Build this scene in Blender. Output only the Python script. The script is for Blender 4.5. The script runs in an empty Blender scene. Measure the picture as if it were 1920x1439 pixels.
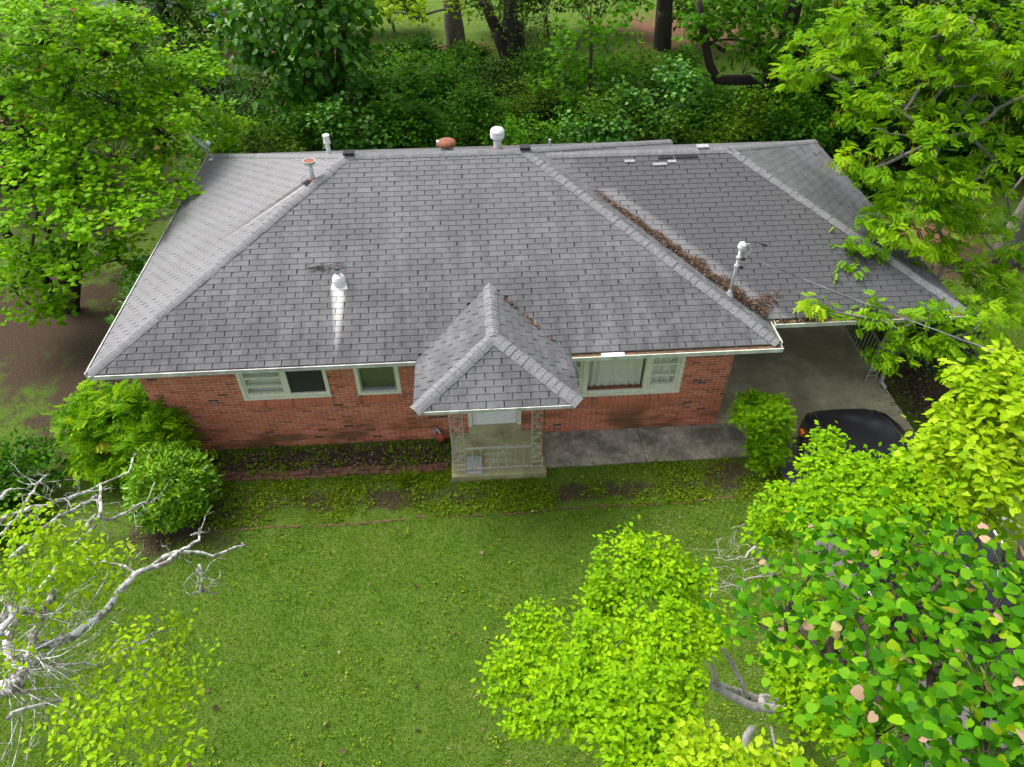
import bpy, math, random
import numpy as np
from mathutils import Vector, Matrix
random.seed(7)
RNG = np.random.default_rng(11)
SC = bpy.context.scene
COL = SC.collection

# ------------------------------------------------------------------ camera
CAM = np.array([6.2969, -10.256, 10.9381]); YAW, PITCH, ROLL, FPX = 0.0641, 0.7447, -0.0035, 1334.12
def _cam_axes():
    cy, sy, cp, sp = math.cos(YAW), math.sin(YAW), math.cos(PITCH), math.sin(PITCH)
    f = np.array([sy*cp, cy*cp, -sp]); r = np.array([cy, -sy, 0.]); u = np.cross(r, f)
    cr, sr = math.cos(ROLL), math.sin(ROLL)
    return r*cr + u*sr, -r*sr + u*cr, f
RT, UP, FW = _cam_axes()
cam = bpy.data.cameras.new('camera'); cam_o = bpy.data.objects.new('camera', cam); COL.objects.link(cam_o)
M = Matrix.Identity(4)
for i in range(3):
    M[i][0], M[i][1], M[i][2], M[i][3] = RT[i], UP[i], -FW[i], CAM[i]
cam_o.matrix_world = M
cam.sensor_width = 36; cam.lens = FPX/1920*36; cam.clip_end = 3000; cam.clip_start = 0.05
SC.camera = cam_o

# ------------------------------------------------------------------ world, sun, exposure
SUN_EL, SUN_AZ = math.radians(56), math.radians(-52)      # azimuth from +Y towards +X
w = bpy.data.worlds.new('World'); SC.world = w; w.use_nodes = True
nt = w.node_tree; bg = nt.nodes['Background']
sky = nt.nodes.new('ShaderNodeTexSky'); sky.sky_type = 'NISHITA'; sky.sun_disc = False
sky.sun_elevation = SUN_EL; sky.sun_rotation = SUN_AZ; sky.air_density = 1.0; sky.dust_density = 6.0; sky.ozone_density = 1.0
hs = nt.nodes.new('ShaderNodeHueSaturation'); hs.inputs['Saturation'].default_value = 0.35
nt.links.new(sky.outputs[0], hs.inputs['Color']); nt.links.new(hs.outputs[0], bg.inputs['Color'])
bg.inputs['Strength'].default_value = 0.15
sun = bpy.data.lights.new('sun', 'SUN'); sun.energy = 1.3; sun.angle = math.radians(30); sun.color = (1, .95, .87)
sun_o = bpy.data.objects.new('sun', sun); COL.objects.link(sun_o)
sd = Vector((math.sin(SUN_AZ)*math.cos(SUN_EL), math.cos(SUN_AZ)*math.cos(SUN_EL), math.sin(SUN_EL)))
sun_o.rotation_euler = sd.to_track_quat('Z', 'Y').to_euler(); sun_o.location = (0, 0, 60)
SC.view_settings.view_transform = 'Standard'; SC.view_settings.look = 'None'
SC.view_settings.gamma = 1; SC.view_settings.exposure = 1.2
SC.view_settings.use_curve_mapping = False
SC.render.engine = 'CYCLES'
SC.cycles.max_bounces = 6; SC.cycles.transparent_max_bounces = 8
SC.cycles.use_denoising = True

# ------------------------------------------------------------------ photo pixel -> point
def at(px, py, z=None, y=None, x=None, dist=None):
    d = RT*((px-960)/FPX) - UP*((py-719.5)/FPX) + FW
    if z is not None: t = (z-CAM[2])/d[2]
    elif y is not None: t = (y-CAM[1])/d[1]
    elif x is not None: t = (x-CAM[0])/d[0]
    else: t = dist/np.linalg.norm(d)
    return CAM + d*t
def pix_area(pts):
    q = np.asarray(pts) - CAM
    X = FPX*(q@RT)/(q@FW); Y = FPX*(q@UP)/(q@FW)
    if (abs(X) > 960).any() or (abs(Y) > 719).any(): return 0
    return .5*abs((X*np.roll(Y, -1)-Y*np.roll(X, -1)).sum())

# ------------------------------------------------------------------ materials
def nodes(name):
    m = bpy.data.materials.new(name); m.use_nodes = True
    return m, m.node_tree, m.node_tree.nodes['Principled BSDF']
class NT:
    def __init__(s, t): s.t = t; s.n = t.nodes; s.l = t.links
    def new(s, k, **kw):
        n = s.n.new(k)
        for a, b in kw.items(): setattr(n, a, b)
        return n
    def set(s, sock, v):
        if hasattr(v, 'is_output') or isinstance(v, bpy.types.NodeSocket): s.l.new(v, sock)
        else: sock.default_value = v
    def pos(s): return s.new('ShaderNodeNewGeometry').outputs['Position']
    def mapping(s, vec, scale=(1, 1, 1), rot=(0, 0, 0), loc=(0, 0, 0)):
        m = s.new('ShaderNodeMapping'); s.set(m.inputs[0], vec); m.inputs['Scale'].default_value = scale
        m.inputs['Rotation'].default_value = rot; m.inputs['Location'].default_value = loc; return m.outputs[0]
    def noise(s, vec, scale, detail=4, rough=.55):
        n = s.new('ShaderNodeTexNoise'); s.set(n.inputs['Vector'], vec); n.inputs['Scale'].default_value = scale
        n.inputs['Detail'].default_value = detail; n.inputs['Roughness'].default_value = rough; return n.outputs['Fac']
    def ramp(s, fac, stops, interp='LINEAR'):
        r = s.new('ShaderNodeValToRGB'); s.set(r.inputs[0], fac); e = r.color_ramp.elements; r.color_ramp.interpolation = interp
        while len(e) < len(stops): e.new(.5)
        for k, (p, c) in enumerate(stops):
            e[k].position = p; e[k].color = (c if isinstance(c, tuple) else (c, c, c)) + (1,)
        return r.outputs[0]
    def mix(s, fac, a, b, mode='MIX'):
        m = s.new('ShaderNodeMix', data_type='RGBA', blend_type=mode)
        s.set(m.inputs[0], fac); s.set(m.inputs[6], a if not isinstance(a, tuple) else a+(1,)); s.set(m.inputs[7], b if not isinstance(b, tuple) else b+(1,))
        return m.outputs[2]
    def math(s, op, a, b=0.0, clamp=False):
        m = s.new('ShaderNodeMath', operation=op); m.use_clamp = clamp
        s.set(m.inputs[0], a); s.set(m.inputs[1], b); return m.outputs[0]
    def sep(s, v):
        n = s.new('ShaderNodeSeparateXYZ'); s.set(n.inputs[0], v); return n.outputs
    def attr(s, name='rnd'): return s.new('ShaderNodeAttribute', attribute_name=name).outputs['Fac']
    def bump(s, h, strength=.3, dist=.01):
        b = s.new('ShaderNodeBump'); s.set(b.inputs['Height'], h); b.inputs['Strength'].default_value = strength; b.inputs['Distance'].default_value = dist
        return b.outputs[0]
    def band(s, v, c, half, soft):      # 1 inside |v-c|<half, falling off over soft
        d = s.math('ABSOLUTE', s.math('SUBTRACT', v, c))
        m = s.new('ShaderNodeMapRange'); m.interpolation_type = 'SMOOTHSTEP'; s.set(m.inputs[0], d); m.inputs[1].default_value = half; m.inputs[2].default_value = half+soft
        m.inputs[3].default_value = 1; m.inputs[4].default_value = 0; return m.outputs[0]

def plain(name, col, rough=.6, metal=0, var=.25, scale=9., spec=.5, bump=0):
    m, t, p = nodes(name); T = NT(t); g = T.pos()
    f = T.noise(g, scale, 5)
    c = T.ramp(f, [(.25, tuple(x*(1-var) for x in col)), (.75, tuple(min(1, x*(1+var)) for x in col))])
    T.set(p.inputs['Base Color'], c); p.inputs['Roughness'].default_value = rough; p.inputs['Metallic'].default_value = metal
    p.inputs['Specular IOR Level'].default_value = spec
    if bump: T.set(p.inputs['Normal'], T.bump(T.noise(g, scale*4, 6), bump, .01))
    return m

def leaf_mat(name, stops, trans=.35, tint=1.5, rough=.5, spec=.07):
    stops = [(q, (c[0]*.98, c[1]*1.10, c[2]*.35) if c[1] > c[0] else c) for q, c in stops]
    m, t, p = nodes(name); T = NT(t)
    r = T.attr()
    c = T.ramp(r, stops)
    n = T.noise(T.pos(), 1.3, 2)
    c = T.mix(T.math('MULTIPLY', n, .22), c, (.02, .05, .003))
    T.set(p.inputs['Base Color'], c); p.inputs['Roughness'].default_value = rough; p.inputs['Specular IOR Level'].default_value = spec
    tr = T.new('ShaderNodeBsdfTranslucent'); T.set(tr.inputs[0], T.mix(1.0, c, (tint*1.05, tint, tint*.06), 'MULTIPLY'))
    mx = T.new('ShaderNodeMixShader'); mx.inputs[0].default_value = trans
    T.l.new(p.outputs[0], mx.inputs[1]); T.l.new(tr.outputs[0], mx.inputs[2])
    T.l.new(mx.outputs[0], t.nodes['Material Output'].inputs[0]); return m

def bark_mat(name, a, b, lichen=None, scale=6):
    m, t, p = nodes(name); T = NT(t); g = T.pos()
    n = T.noise(T.mapping(g, (1, 1, .35)), scale*3, 6, .65)
    c = T.ramp(n, [(.3, a), (.7, b)])
    if lichen:
        k = T.noise(g, scale*1.6, 5, .7)
        c = T.mix(T.ramp(k, [(lichen[1], 0.), (lichen[1]+.06, 1.)]), c, lichen[0])
    T.set(p.inputs['Base Color'], c); p.inputs['Roughness'].default_value = .9
    T.set(p.inputs['Normal'], T.bump(n, .6, .02)); return m

MT = {}
EX0_, EY0_, EY1_ = -.545, -.433, 8.299      # eave lines of the main roof
def shingle_material():
    m, t, p = nodes('asphalt_shingle'); T = NT(t); g = T.pos(); x, y, z = T.sep(g)
    r = T.attr()
    base = T.ramp(r, [(0, (.106, .109, .117)), (.5, (.124, .127, .136)), (1, (.150, .153, .163))])
    big = T.noise(g, .9, 5, .65); mid = T.noise(T.mapping(g, (1.6, .35, .35)), 2.6, 5, .7); fine = T.noise(g, 130, 2, .7); spk = T.noise(g, 26, 5, .75)
    # algae staining, heavier on the lower half of the front slope
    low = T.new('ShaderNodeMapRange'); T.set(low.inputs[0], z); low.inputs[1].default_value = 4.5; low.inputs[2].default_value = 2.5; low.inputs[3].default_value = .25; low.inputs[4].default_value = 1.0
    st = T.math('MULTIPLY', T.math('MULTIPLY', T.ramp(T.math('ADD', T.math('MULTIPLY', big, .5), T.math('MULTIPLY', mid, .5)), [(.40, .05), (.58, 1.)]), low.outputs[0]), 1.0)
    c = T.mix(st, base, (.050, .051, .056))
    # carport slope is toned darker than the main slopes
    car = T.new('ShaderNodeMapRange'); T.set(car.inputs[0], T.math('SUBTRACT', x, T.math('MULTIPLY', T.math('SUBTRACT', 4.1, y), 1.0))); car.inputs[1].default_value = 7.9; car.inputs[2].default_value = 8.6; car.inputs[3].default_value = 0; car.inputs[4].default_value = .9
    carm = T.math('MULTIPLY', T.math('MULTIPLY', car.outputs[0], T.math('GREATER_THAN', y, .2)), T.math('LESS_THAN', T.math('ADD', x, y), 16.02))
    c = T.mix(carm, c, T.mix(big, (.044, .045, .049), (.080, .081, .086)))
    c = T.mix(T.ramp(spk, [(.33, .55), (.42, 0.)]), c, (.06, .058, .055))
    c = T.mix(T.ramp(spk, [(.62, 0.), (.72, .35)]), c, (.36, .35, .35))
    c = T.mix(T.math('MULTIPLY', fine, .55), c, T.mix(1.0, c, (.45, .45, .46), 'MULTIPLY'))
    # rain-washed paler shingles beside the littered valley
    vd = T.math('ADD', T.math('SUBTRACT', T.math('ADD', x, y), 12.30), T.math('MULTIPLY', T.math('SUBTRACT', spk, .5), .5))
    c = T.mix(T.math('MULTIPLY', T.math('MULTIPLY', T.band(vd, .05, .10, .16), T.math('LESS_THAN', y, 3.2)), .38), c, (.22, .22, .22))
    # clean pale streak washed down the slope below the metal vent collar
    sl = T.new('ShaderNodeMapRange'); T.set(sl.inputs[0], y); sl.inputs[1].default_value = -.35; sl.inputs[2].default_value = 1.05; sl.inputs[3].default_value = .02; sl.inputs[4].default_value = 1
    wd = T.math('MULTIPLY_ADD', sl.outputs[0], .13, ); T.n[wd.node.name].inputs[2].default_value = .03
    dx = T.math('ABSOLUTE', T.math('SUBTRACT', x, 3.76))
    sm = T.math('SUBTRACT', 1.0, T.math('DIVIDE', dx, wd), True)
    sm = T.math('MULTIPLY', T.math('MULTIPLY', T.math('POWER', sm, .6), sl.outputs[0]), T.math('LESS_THAN', y, 1.05))
    c = T.mix(T.math('MULTIPLY', sm, 1.0, True), c, (.62, .61, .58))
    # side slope painted paler: little algae, plus sun and sky brightness in the colour
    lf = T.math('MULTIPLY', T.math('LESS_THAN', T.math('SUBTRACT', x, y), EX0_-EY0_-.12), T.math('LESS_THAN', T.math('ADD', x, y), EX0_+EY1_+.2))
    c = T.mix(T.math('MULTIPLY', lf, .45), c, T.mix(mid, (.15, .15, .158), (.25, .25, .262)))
    # rust-and-wash streak running down the side slope from the flue
    ca, sa = math.cos(.50), math.sin(.50)
    al = T.math('ADD', T.math('MULTIPLY', T.math('SUBTRACT', 3.0, x), ca), T.math('MULTIPLY', T.math('SUBTRACT', 3.45, y), sa))
    ac = T.math('SUBTRACT', T.math('MULTIPLY', T.math('SUBTRACT', 3.45, y), ca), T.math('MULTIPLY', T.math('SUBTRACT', 3.0, x), sa))
    lenm = T.new('ShaderNodeMapRange'); T.set(lenm.inputs[0], al); lenm.inputs[1].default_value = 2.3; lenm.inputs[2].default_value = .3; lenm.inputs[3].default_value = 0; lenm.inputs[4].default_value = 1
    onl = T.math('MULTIPLY', T.math('MULTIPLY', lenm.outputs[0], T.math('GREATER_THAN', al, 0.0)), lf)
    c = T.mix(T.math('MULTIPLY', onl, T.band(ac, -.10, .05, .07)), c, (.055, .053, .05))
    c = T.mix(T.math('MULTIPLY', onl, T.band(ac, .03, .015, .035)), c, (.28, .27, .25))
    T.set(p.inputs['Base Color'], c); p.inputs['Roughness'].default_value = .8; p.inputs['Specular IOR Level'].default_value = .5
    T.set(p.inputs['Normal'], T.bump(T.math('ADD', fine, T.math('MULTIPLY', spk, .6)), .5, .006)); return m
def brick_material():
    m, t, p = nodes('red_brick'); T = NT(t); g = T.pos(); x, y, z = T.sep(g); r = T.attr()
    c = T.ramp(r, [(0, (.06, .045, .04)), (.04, (.10, .06, .045)), (.06, (.26, .095, .055)), (.12, (.36, .118, .062)), (.4, (.48, .145, .070)), (.75, (.56, .18, .088)), (.93, (.60, .225, .115)), (1, (.46, .25, .15))])
    n = T.noise(g, 35, 5, .7)
    c = T.mix(T.math('MULTIPLY', n, .35), c, (.36, .12, .07))
    moss = T.math('MULTIPLY', T.band(z, .1, .25, .55), T.ramp(T.noise(T.mapping(g, (1, 1, 2.5)), .9, 4), [(.48, 0.), (.62, .75)]))
    c = T.mix(moss, c, (.085, .062, .022))
    T.set(p.inputs['Base Color'], c); p.inputs['Roughness'].default_value = .88; p.inputs['Specular IOR Level'].default_value = .3
    T.set(p.inputs['Normal'], T.bump(n, .5, .006)); return m
def mortar_material(name='mortar', a=(.60, .46, .39), b=(.76, .62, .54)):
    m, t, p = nodes(name); T = NT(t); g = T.pos(); x, y, z = T.sep(g)
    c = T.ramp(T.noise(g, 5, 6, .7), [(.3, a), (.7, b)])
    moss = T.math('MULTIPLY', T.band(z, .1, .3, .6), T.ramp(T.noise(T.mapping(g, (1, 1, 2.5)), .9, 4), [(.45, .2), (.60, .9)]))
    c = T.mix(moss, c, (.13, .065, .03))
    T.set(p.inputs['Base Color'], c); p.inputs['Roughness'].default_value = .95; return m
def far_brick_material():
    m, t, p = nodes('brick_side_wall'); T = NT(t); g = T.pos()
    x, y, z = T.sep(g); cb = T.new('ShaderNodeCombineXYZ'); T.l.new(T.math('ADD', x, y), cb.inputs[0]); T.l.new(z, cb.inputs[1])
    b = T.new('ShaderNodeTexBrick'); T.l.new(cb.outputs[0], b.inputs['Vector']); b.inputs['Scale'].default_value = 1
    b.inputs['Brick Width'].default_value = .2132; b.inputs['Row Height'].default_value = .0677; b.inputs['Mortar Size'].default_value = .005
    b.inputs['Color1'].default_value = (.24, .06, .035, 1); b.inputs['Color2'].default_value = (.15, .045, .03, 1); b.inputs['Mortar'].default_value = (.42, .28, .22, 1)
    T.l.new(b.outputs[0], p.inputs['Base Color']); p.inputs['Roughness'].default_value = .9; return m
def concrete_material(name, a, b, stain, moss=0., sc=1.0):
    m, t, p = nodes(name); T = NT(t); g = T.pos()
    n1 = T.noise(g, 1.1*sc, 6, .65); n2 = T.noise(g, 7*sc, 6, .7); n3 = T.noise(g, 90, 3, .7)
    c = T.ramp(n2, [(.3, a), (.7, b)])
    c = T.mix(T.ramp(n1, [(.42, 0.), (.6, .85)]), c, stain)
    if moss: c = T.mix(T.ramp(T.noise(T.mapping(g, (1, 1, 1), loc=(5, 3, 0)), .8, 4), [(.4, 0.), (.6, moss)]), c, (.14, .13, .045))
    c = T.mix(T.math('MULTIPLY', n3, .35), c, T.mix(1., c, (.4, .4, .4), 'MULTIPLY'))
    T.set(p.inputs['Base Color'], c); p.inputs['Roughness'].default_value = .85
    T.set(p.inputs['Normal'], T.bump(T.math('ADD', n2, n3), .3, .006)); return m
def ground_material():
    m, t, p = nodes('ground_lawn'); T = NT(t); g = T.pos(); x, y, z = T.sep(g)
    f1 = T.noise(g, 22, 6, .75); f2 = T.noise(g, 1.6, 5, .6); f3 = T.noise(g, .35, 4, .6); f4 = T.noise(g, 75, 4, .75)
    grass = T.ramp(T.math('ADD', T.math('MULTIPLY', f1, .5), T.math('MULTIPLY', f4, .5)), [(.33, (.014, .032, .004)), (.5, (.060, .115, .010)), (.66, (.15, .23, .026))])
    grass = T.mix(T.ramp(f2, [(.35, 0.), (.65, .55)]), grass, T.mix(f1, (.05, .10, .010), (.17, .24, .040)))
    soil = T.ramp(T.math('ADD', T.math('MULTIPLY', f1, .6), T.math('MULTIPLY', f4, .4)), [(.32, (.016, .012, .008)), (.5, (.052, .035, .022)), (.66, (.13, .092, .062))])
    red = T.ramp(f1, [(.3, (.09, .04, .022)), (.7, (.22, .12, .075))])
    def blob(cx, cy, rx, ry, lo=.3, hi=.75):
        d = T.math('ADD', T.math('POWER', T.math('DIVIDE', T.math('SUBTRACT', x, cx), rx), 2.0), T.math('POWER', T.math('DIVIDE', T.math('SUBTRACT', y, cy), ry), 2.0))
        d = T.math('SUBTRACT', 1.0, T.math('SQRT', d))
        d = T.math('ADD', d, T.math('MULTIPLY', T.math('SUBTRACT', f2, .5), 2.6))
        d = T.math('ADD', d, T.math('MULTIPLY', T.math('SUBTRACT', f1, .5), 1.2))
        mr = T.new('ShaderNodeMapRange'); T.set(mr.inputs[0], d); mr.inputs[1].default_value = lo-.3; mr.inputs[2].default_value = hi-.3
        return mr.outputs[0]
    c = grass
    for (cx, cy, rx, ry) in ((-4.5, 4.2, 3.6, 3.4), (-2.4, 2.2, 1.4, 2.6), (.6, -1.9, 1.2, .8), (16.4, .6, 1.0, 1.9), (19.5, 6.3, 2.8, 2.0), (3.2, -.45, 2.9, .42), (11.3, -1.45, .8, .5), (4.0, -1.5, 3.0, .30), (8.6, -1.6, 2.6, .26)):
        c = T.mix(blob(cx, cy, rx, ry), c, soil)
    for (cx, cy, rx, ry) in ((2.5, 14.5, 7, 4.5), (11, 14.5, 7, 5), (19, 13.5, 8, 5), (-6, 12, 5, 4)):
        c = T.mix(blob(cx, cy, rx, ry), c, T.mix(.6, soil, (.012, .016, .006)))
    for (cx, cy, rx, ry) in ((17.5, 26.5, 4.8, 3.6), (1.0, 23.5, 2.4, 2.6), (6.2, 24.6, 1.7, 1.1), (-3.5, 24.5, 1.6, 1.3), (19.5, 7.6, 2.0, 1.2), (-12, 17, 3, 3)):
        c = T.mix(blob(cx, cy, rx, ry), c, red)
    T.set(p.inputs['Base Color'], c); p.inputs['Roughness'].default_value = .95; p.inputs['Specular IOR Level'].default_value = .15
    T.set(p.inputs['Normal'], T.bump(T.math('ADD', f1, f4), .8, .03)); return m
def glass_material():
    m, t, p = nodes('window_glass'); T = NT(t); t.nodes.remove(p)
    tr = T.new('ShaderNodeBsdfTransparent'); tr.inputs[0].default_value = (.95, .97, .95, 1)
    gl = T.new('ShaderNodeBsdfGlossy'); gl.inputs['Roughness'].default_value = .06; gl.inputs[0].default_value = (.9, .95, .95, 1)
    lw = T.new('ShaderNodeLayerWeight'); lw.inputs[0].default_value = .35
    mx = T.new('ShaderNodeMixShader'); T.set(mx.inputs[0], T.math('MULTIPLY_ADD', lw.outputs['Fresnel'], .22)); mx.inputs[0].links[0].from_node.inputs[2].default_value = .02
    T.l.new(tr.outputs[0], mx.inputs[1]); T.l.new(gl.outputs[0], mx.inputs[2]); T.l.new(mx.outputs[0], t.nodes['Material Output'].inputs[0]); return m
def curtain_material():
    m, t, p = nodes('sheer_curtain'); T = NT(t); g = T.pos()
    c = T.ramp(T.noise(T.mapping(g, (1, 1, .1)), 9, 3), [(.3, (.90, .85, .85)), (.7, (.97, .93, .93))])
    T.set(p.inputs['Base Color'], c); p.inputs['Roughness'].default_value = .9; return m

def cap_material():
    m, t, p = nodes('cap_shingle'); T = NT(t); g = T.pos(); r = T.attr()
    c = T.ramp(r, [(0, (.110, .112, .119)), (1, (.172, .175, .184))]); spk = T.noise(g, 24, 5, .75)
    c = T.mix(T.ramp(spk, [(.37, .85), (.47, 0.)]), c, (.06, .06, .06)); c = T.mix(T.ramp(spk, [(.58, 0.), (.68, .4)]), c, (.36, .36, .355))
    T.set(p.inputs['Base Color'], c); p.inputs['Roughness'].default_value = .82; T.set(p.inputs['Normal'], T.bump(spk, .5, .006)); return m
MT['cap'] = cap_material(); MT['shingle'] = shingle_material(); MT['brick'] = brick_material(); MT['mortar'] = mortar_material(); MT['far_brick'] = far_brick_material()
MT['deck'] = plain('roof_felt', (.016, .016, .017), .95); MT['soffit'] = plain('soffit_paint', (.55, .55, .50), .7)
MT['gutter'] = plain('white_gutter_paint', (.44, .45, .42), .6, var=.4, scale=5); MT['gutter_in'] = plain('gutter_rust', (.095, .052, .030), .95, var=.7, scale=14)
MT['gutter_green'] = plain('weathered_green_white_paint', (.48, .53, .44), .6, var=.35, scale=6)
MT['frame'] = plain('pale_green_paint', (.68, .70, .56), .55, var=.14, scale=14); MT['white'] = plain('white_paint', (.82, .83, .82), .4, var=.06)
MT['glass'] = glass_material(); MT['curtain'] = curtain_material(); MT['screen'] = plain('insect_screen', (.028, .032, .027), .8, var=.4, scale=30)
MT['blind'] = plain('window_blind', (.065, .055, .06), .7, var=.3); MT['dark'] = plain('dark_room', (.03, .03, .028), .9)
MT['iron'] = plain('weathered_white_iron', (.38, .385, .32), .65, var=.5, scale=25); MT['rust'] = plain('rusty_metal', (.20, .07, .035), .9, var=.6, scale=25)
MT['galv'] = plain('galvanised_steel', (.50, .52, .52), .42, .55, var=.2, scale=20); MT['pvc'] = plain('white_vent_paint', (.66, .66, .64), .5, var=.12, scale=20)
MT['patch'] = plain('pale_patch', (.26, .26, .265), .8, var=.3, scale=12); MT['black'] = plain('black_rubber', (.015, .015, .016), .55); MT['paver'] = plain('grey_paver', (.30, .32, .31), .9, var=.2, scale=14)
MT['porch'] = concrete_material('mossy_porch_concrete', (.38, .37, .19), (.52, .50, .28), (.22, .19, .09), .3)
MT['walk'] = concrete_material('stained_walk_concrete', (.20, .185, .15), (.52, .48, .37), (.11, .10, .085), .22, 1.7)
MT['drive'] = concrete_material('carport_concrete', (.46, .41, .26), (.62, .56, .38), (.30, .26, .16), .4, .6)
MT['asphalt'] = concrete_material('worn_driveway', (.085, .078, .078), (.15, .138, .135), (.07, .065, .065), 0)
MT['ground'] = ground_material()
MT['edging'] = plain('sunken_edging_brick', (.15, .062, .035), .95, var=.55, scale=12, bump=.4)
MT['litter'] = None
MT['car'] = plain('black_car_paint', (.008, .008, .010), .22, 0, var=.05, spec=.5); MT['car_glass'] = plain('dark_car_glass', (.01, .012, .014), .08, var=.02)
MT['tyre'] = plain('tyre_rubber', (.016, .016, .016), .8); MT['rim'] = plain('alloy', (.42, .42, .44), .3, .8, var=.05)
MT['amber'] = plain('amber_lens', (.55, .14, .01), .3, var=.1); MT['lens'] = plain('headlight_lens', (.30, .30, .32), .15, var=.1); MT['redlens'] = plain('red_lens', (.30, .01, .01), .25, var=.1)
MT['skin'] = plain('skin', (.42, .24, .16), .6, var=.05); MT['navy'] = plain('navy_cloth', (.03, .04, .13), .9, var=.25, scale=30)
MT['blue'] = plain('blue_plastic', (.02, .08, .30), .4); MT['redpaint'] = plain('red_paint', (.35, .05, .035), .6, var=.3, scale=30)
MT['siding'] = plain('white_siding', (.75, .76, .76), .6, var=.06)

def rnd_ramp_mat(name, stops, rough=.9):
    m, t, p = nodes(name); T = NT(t); T.set(p.inputs['Base Color'], T.ramp(T.attr(), stops)); p.inputs['Roughness'].default_value = rough; p.inputs['Specular IOR Level'].default_value = .2
    return m
MT['litter'] = rnd_ramp_mat('dead_leaves', [(0, (.030, .019, .013)), (.5, (.095, .058, .038)), (.85, (.19, .125, .085)), (1, (.34, .25, .17))])
MT['grass'] = leaf_mat('grass_blades', [(0, (.030, .085, .008)), (.35, (.075, .178, .016)), (.65, (.135, .26, .026)), (.85, (.24, .34, .06)), (1, (.42, .42, .24))], .25, 1.4, .6, .15)
MT['weed'] = leaf_mat('weed_leaves', [(0, (.07, .12, .012)), (.6, (.16, .23, .02)), (1, (.28, .32, .06))], .3, 1.4)
G = lambda *s: list(s)
MT['redbud'] = leaf_mat('redbud_leaves', [(0, (.08, .20, .006)), (.5, (.18, .36, .010)), (.93, (.30, .46, .018)), (.97, (.34, .16, .07)), (1, (.20, .08, .045))], .42, 1.6)
MT['redbud_near'] = leaf_mat('near_redbud_leaves', [(0, (.024, .10, .008)), (.35, (.05, .18, .010)), (.7, (.095, .25, .012)), (.92, (.17, .33, .02)), (.978, (.30, .40, .03)), (.985, (.52, .34, .25)), (1, (.45, .27, .20))], .35)
MT['dogwood'] = leaf_mat('dogwood_leaves', [(0, (.09, .20, .004)), (.5, (.21, .37, .006)), (1, (.34, .47, .012))], .36, 1.5)
MT['dogwood_pale'] = leaf_mat('pale_dogwood_leaves', [(0, (.14, .26, .008)), (.55, (.29, .40, .014)), (1, (.46, .52, .10))], .36)
MT['lichen_leaf'] = leaf_mat('lime_leaves', [(0, (.16, .28, .007)), (.55, (.30, .43, .02)), (1, (.45, .53, .06))], .4)
MT['pecan'] = leaf_mat('pecan_leaves', [(0, (.09, .21, .007)), (.6, (.20, .36, .013)), (1, (.36, .46, .04))], .4)
MT['catkin'] = leaf_mat('catkins', [(0, (.20, .22, .02)), (1, (.34, .33, .05))], .3)
MT['sweetgum'] = leaf_mat('sweetgum_leaves', [(0, (.035, .11, .010)), (.6, (.08, .22, .014)), (1, (.16, .32, .02))], .38)
MT['glossy'] = leaf_mat('broad_green_leaves', [(0, (.030, .11, .02)), (.6, (.07, .21, .04)), (1, (.14, .32, .08))], .3, 1.3, .4, .3)
MT['shade_leaf'] = leaf_mat('understory_leaves', [(0, (.018, .060, .006)), (.6, (.044, .135, .010)), (1, (.10, .225, .014))], .35)
MT['dark_leaf'] = leaf_mat('dark_evergreen_leaves', [(0, (.010, .030, .006)), (.7, (.024, .065, .010)), (1, (.06, .12, .02))], .2, 1.2)
MT['olive_leaf'] = leaf_mat('olive_leaves', [(0, (.035, .075, .008)), (.6, (.07, .14, .012)), (1, (.12, .20, .02))], .3)
MT['nandina'] = leaf_mat('nandina_leaves', [(0, (.06, .16, .006)), (.5, (.16, .32, .010)), (.97, (.36, .48, .02)), (1, (.36, .18, .04))], .38, 1.6)
MT['cleyera'] = leaf_mat('thick_glossy_leaves', [(0, (.06, .16, .006)), (.5, (.15, .31, .010)), (1, (.30, .45, .03))], .25, 1.4, .38, .35)
MT['holly'] = leaf_mat('dark_glossy_leaves', [(0, (.007, .025, .006)), (.8, (.016, .05, .012)), (1, (.05, .09, .04))], .1, 1.2, .3, .5)
MT['bark_dark'] = bark_mat('dark_bark', (.018, .013, .010), (.055, .042, .033)); MT['bark_grey'] = bark_mat('grey_bark', (.06, .05, .042), (.15, .13, .11))
MT['bark_brown'] = bark_mat('brown_bark', (.035, .025, .018), (.10, .075, .055))
MT['bark_lichen'] = bark_mat('lichen_bark', (.10, .085, .07), (.24, .215, .19), ((.50, .51, .49), .48), 9)
MT['bark_pale'] = bark_mat('pale_bark', (.20, .185, .16), (.44, .42, .39), ((.05, .045, .04), .60), 5)
MT['bark_pecan'] = bark_mat('pecan_bark', (.09, .08, .07), (.22, .20, .18), ((.36, .36, .33), .60), 7)

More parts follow.
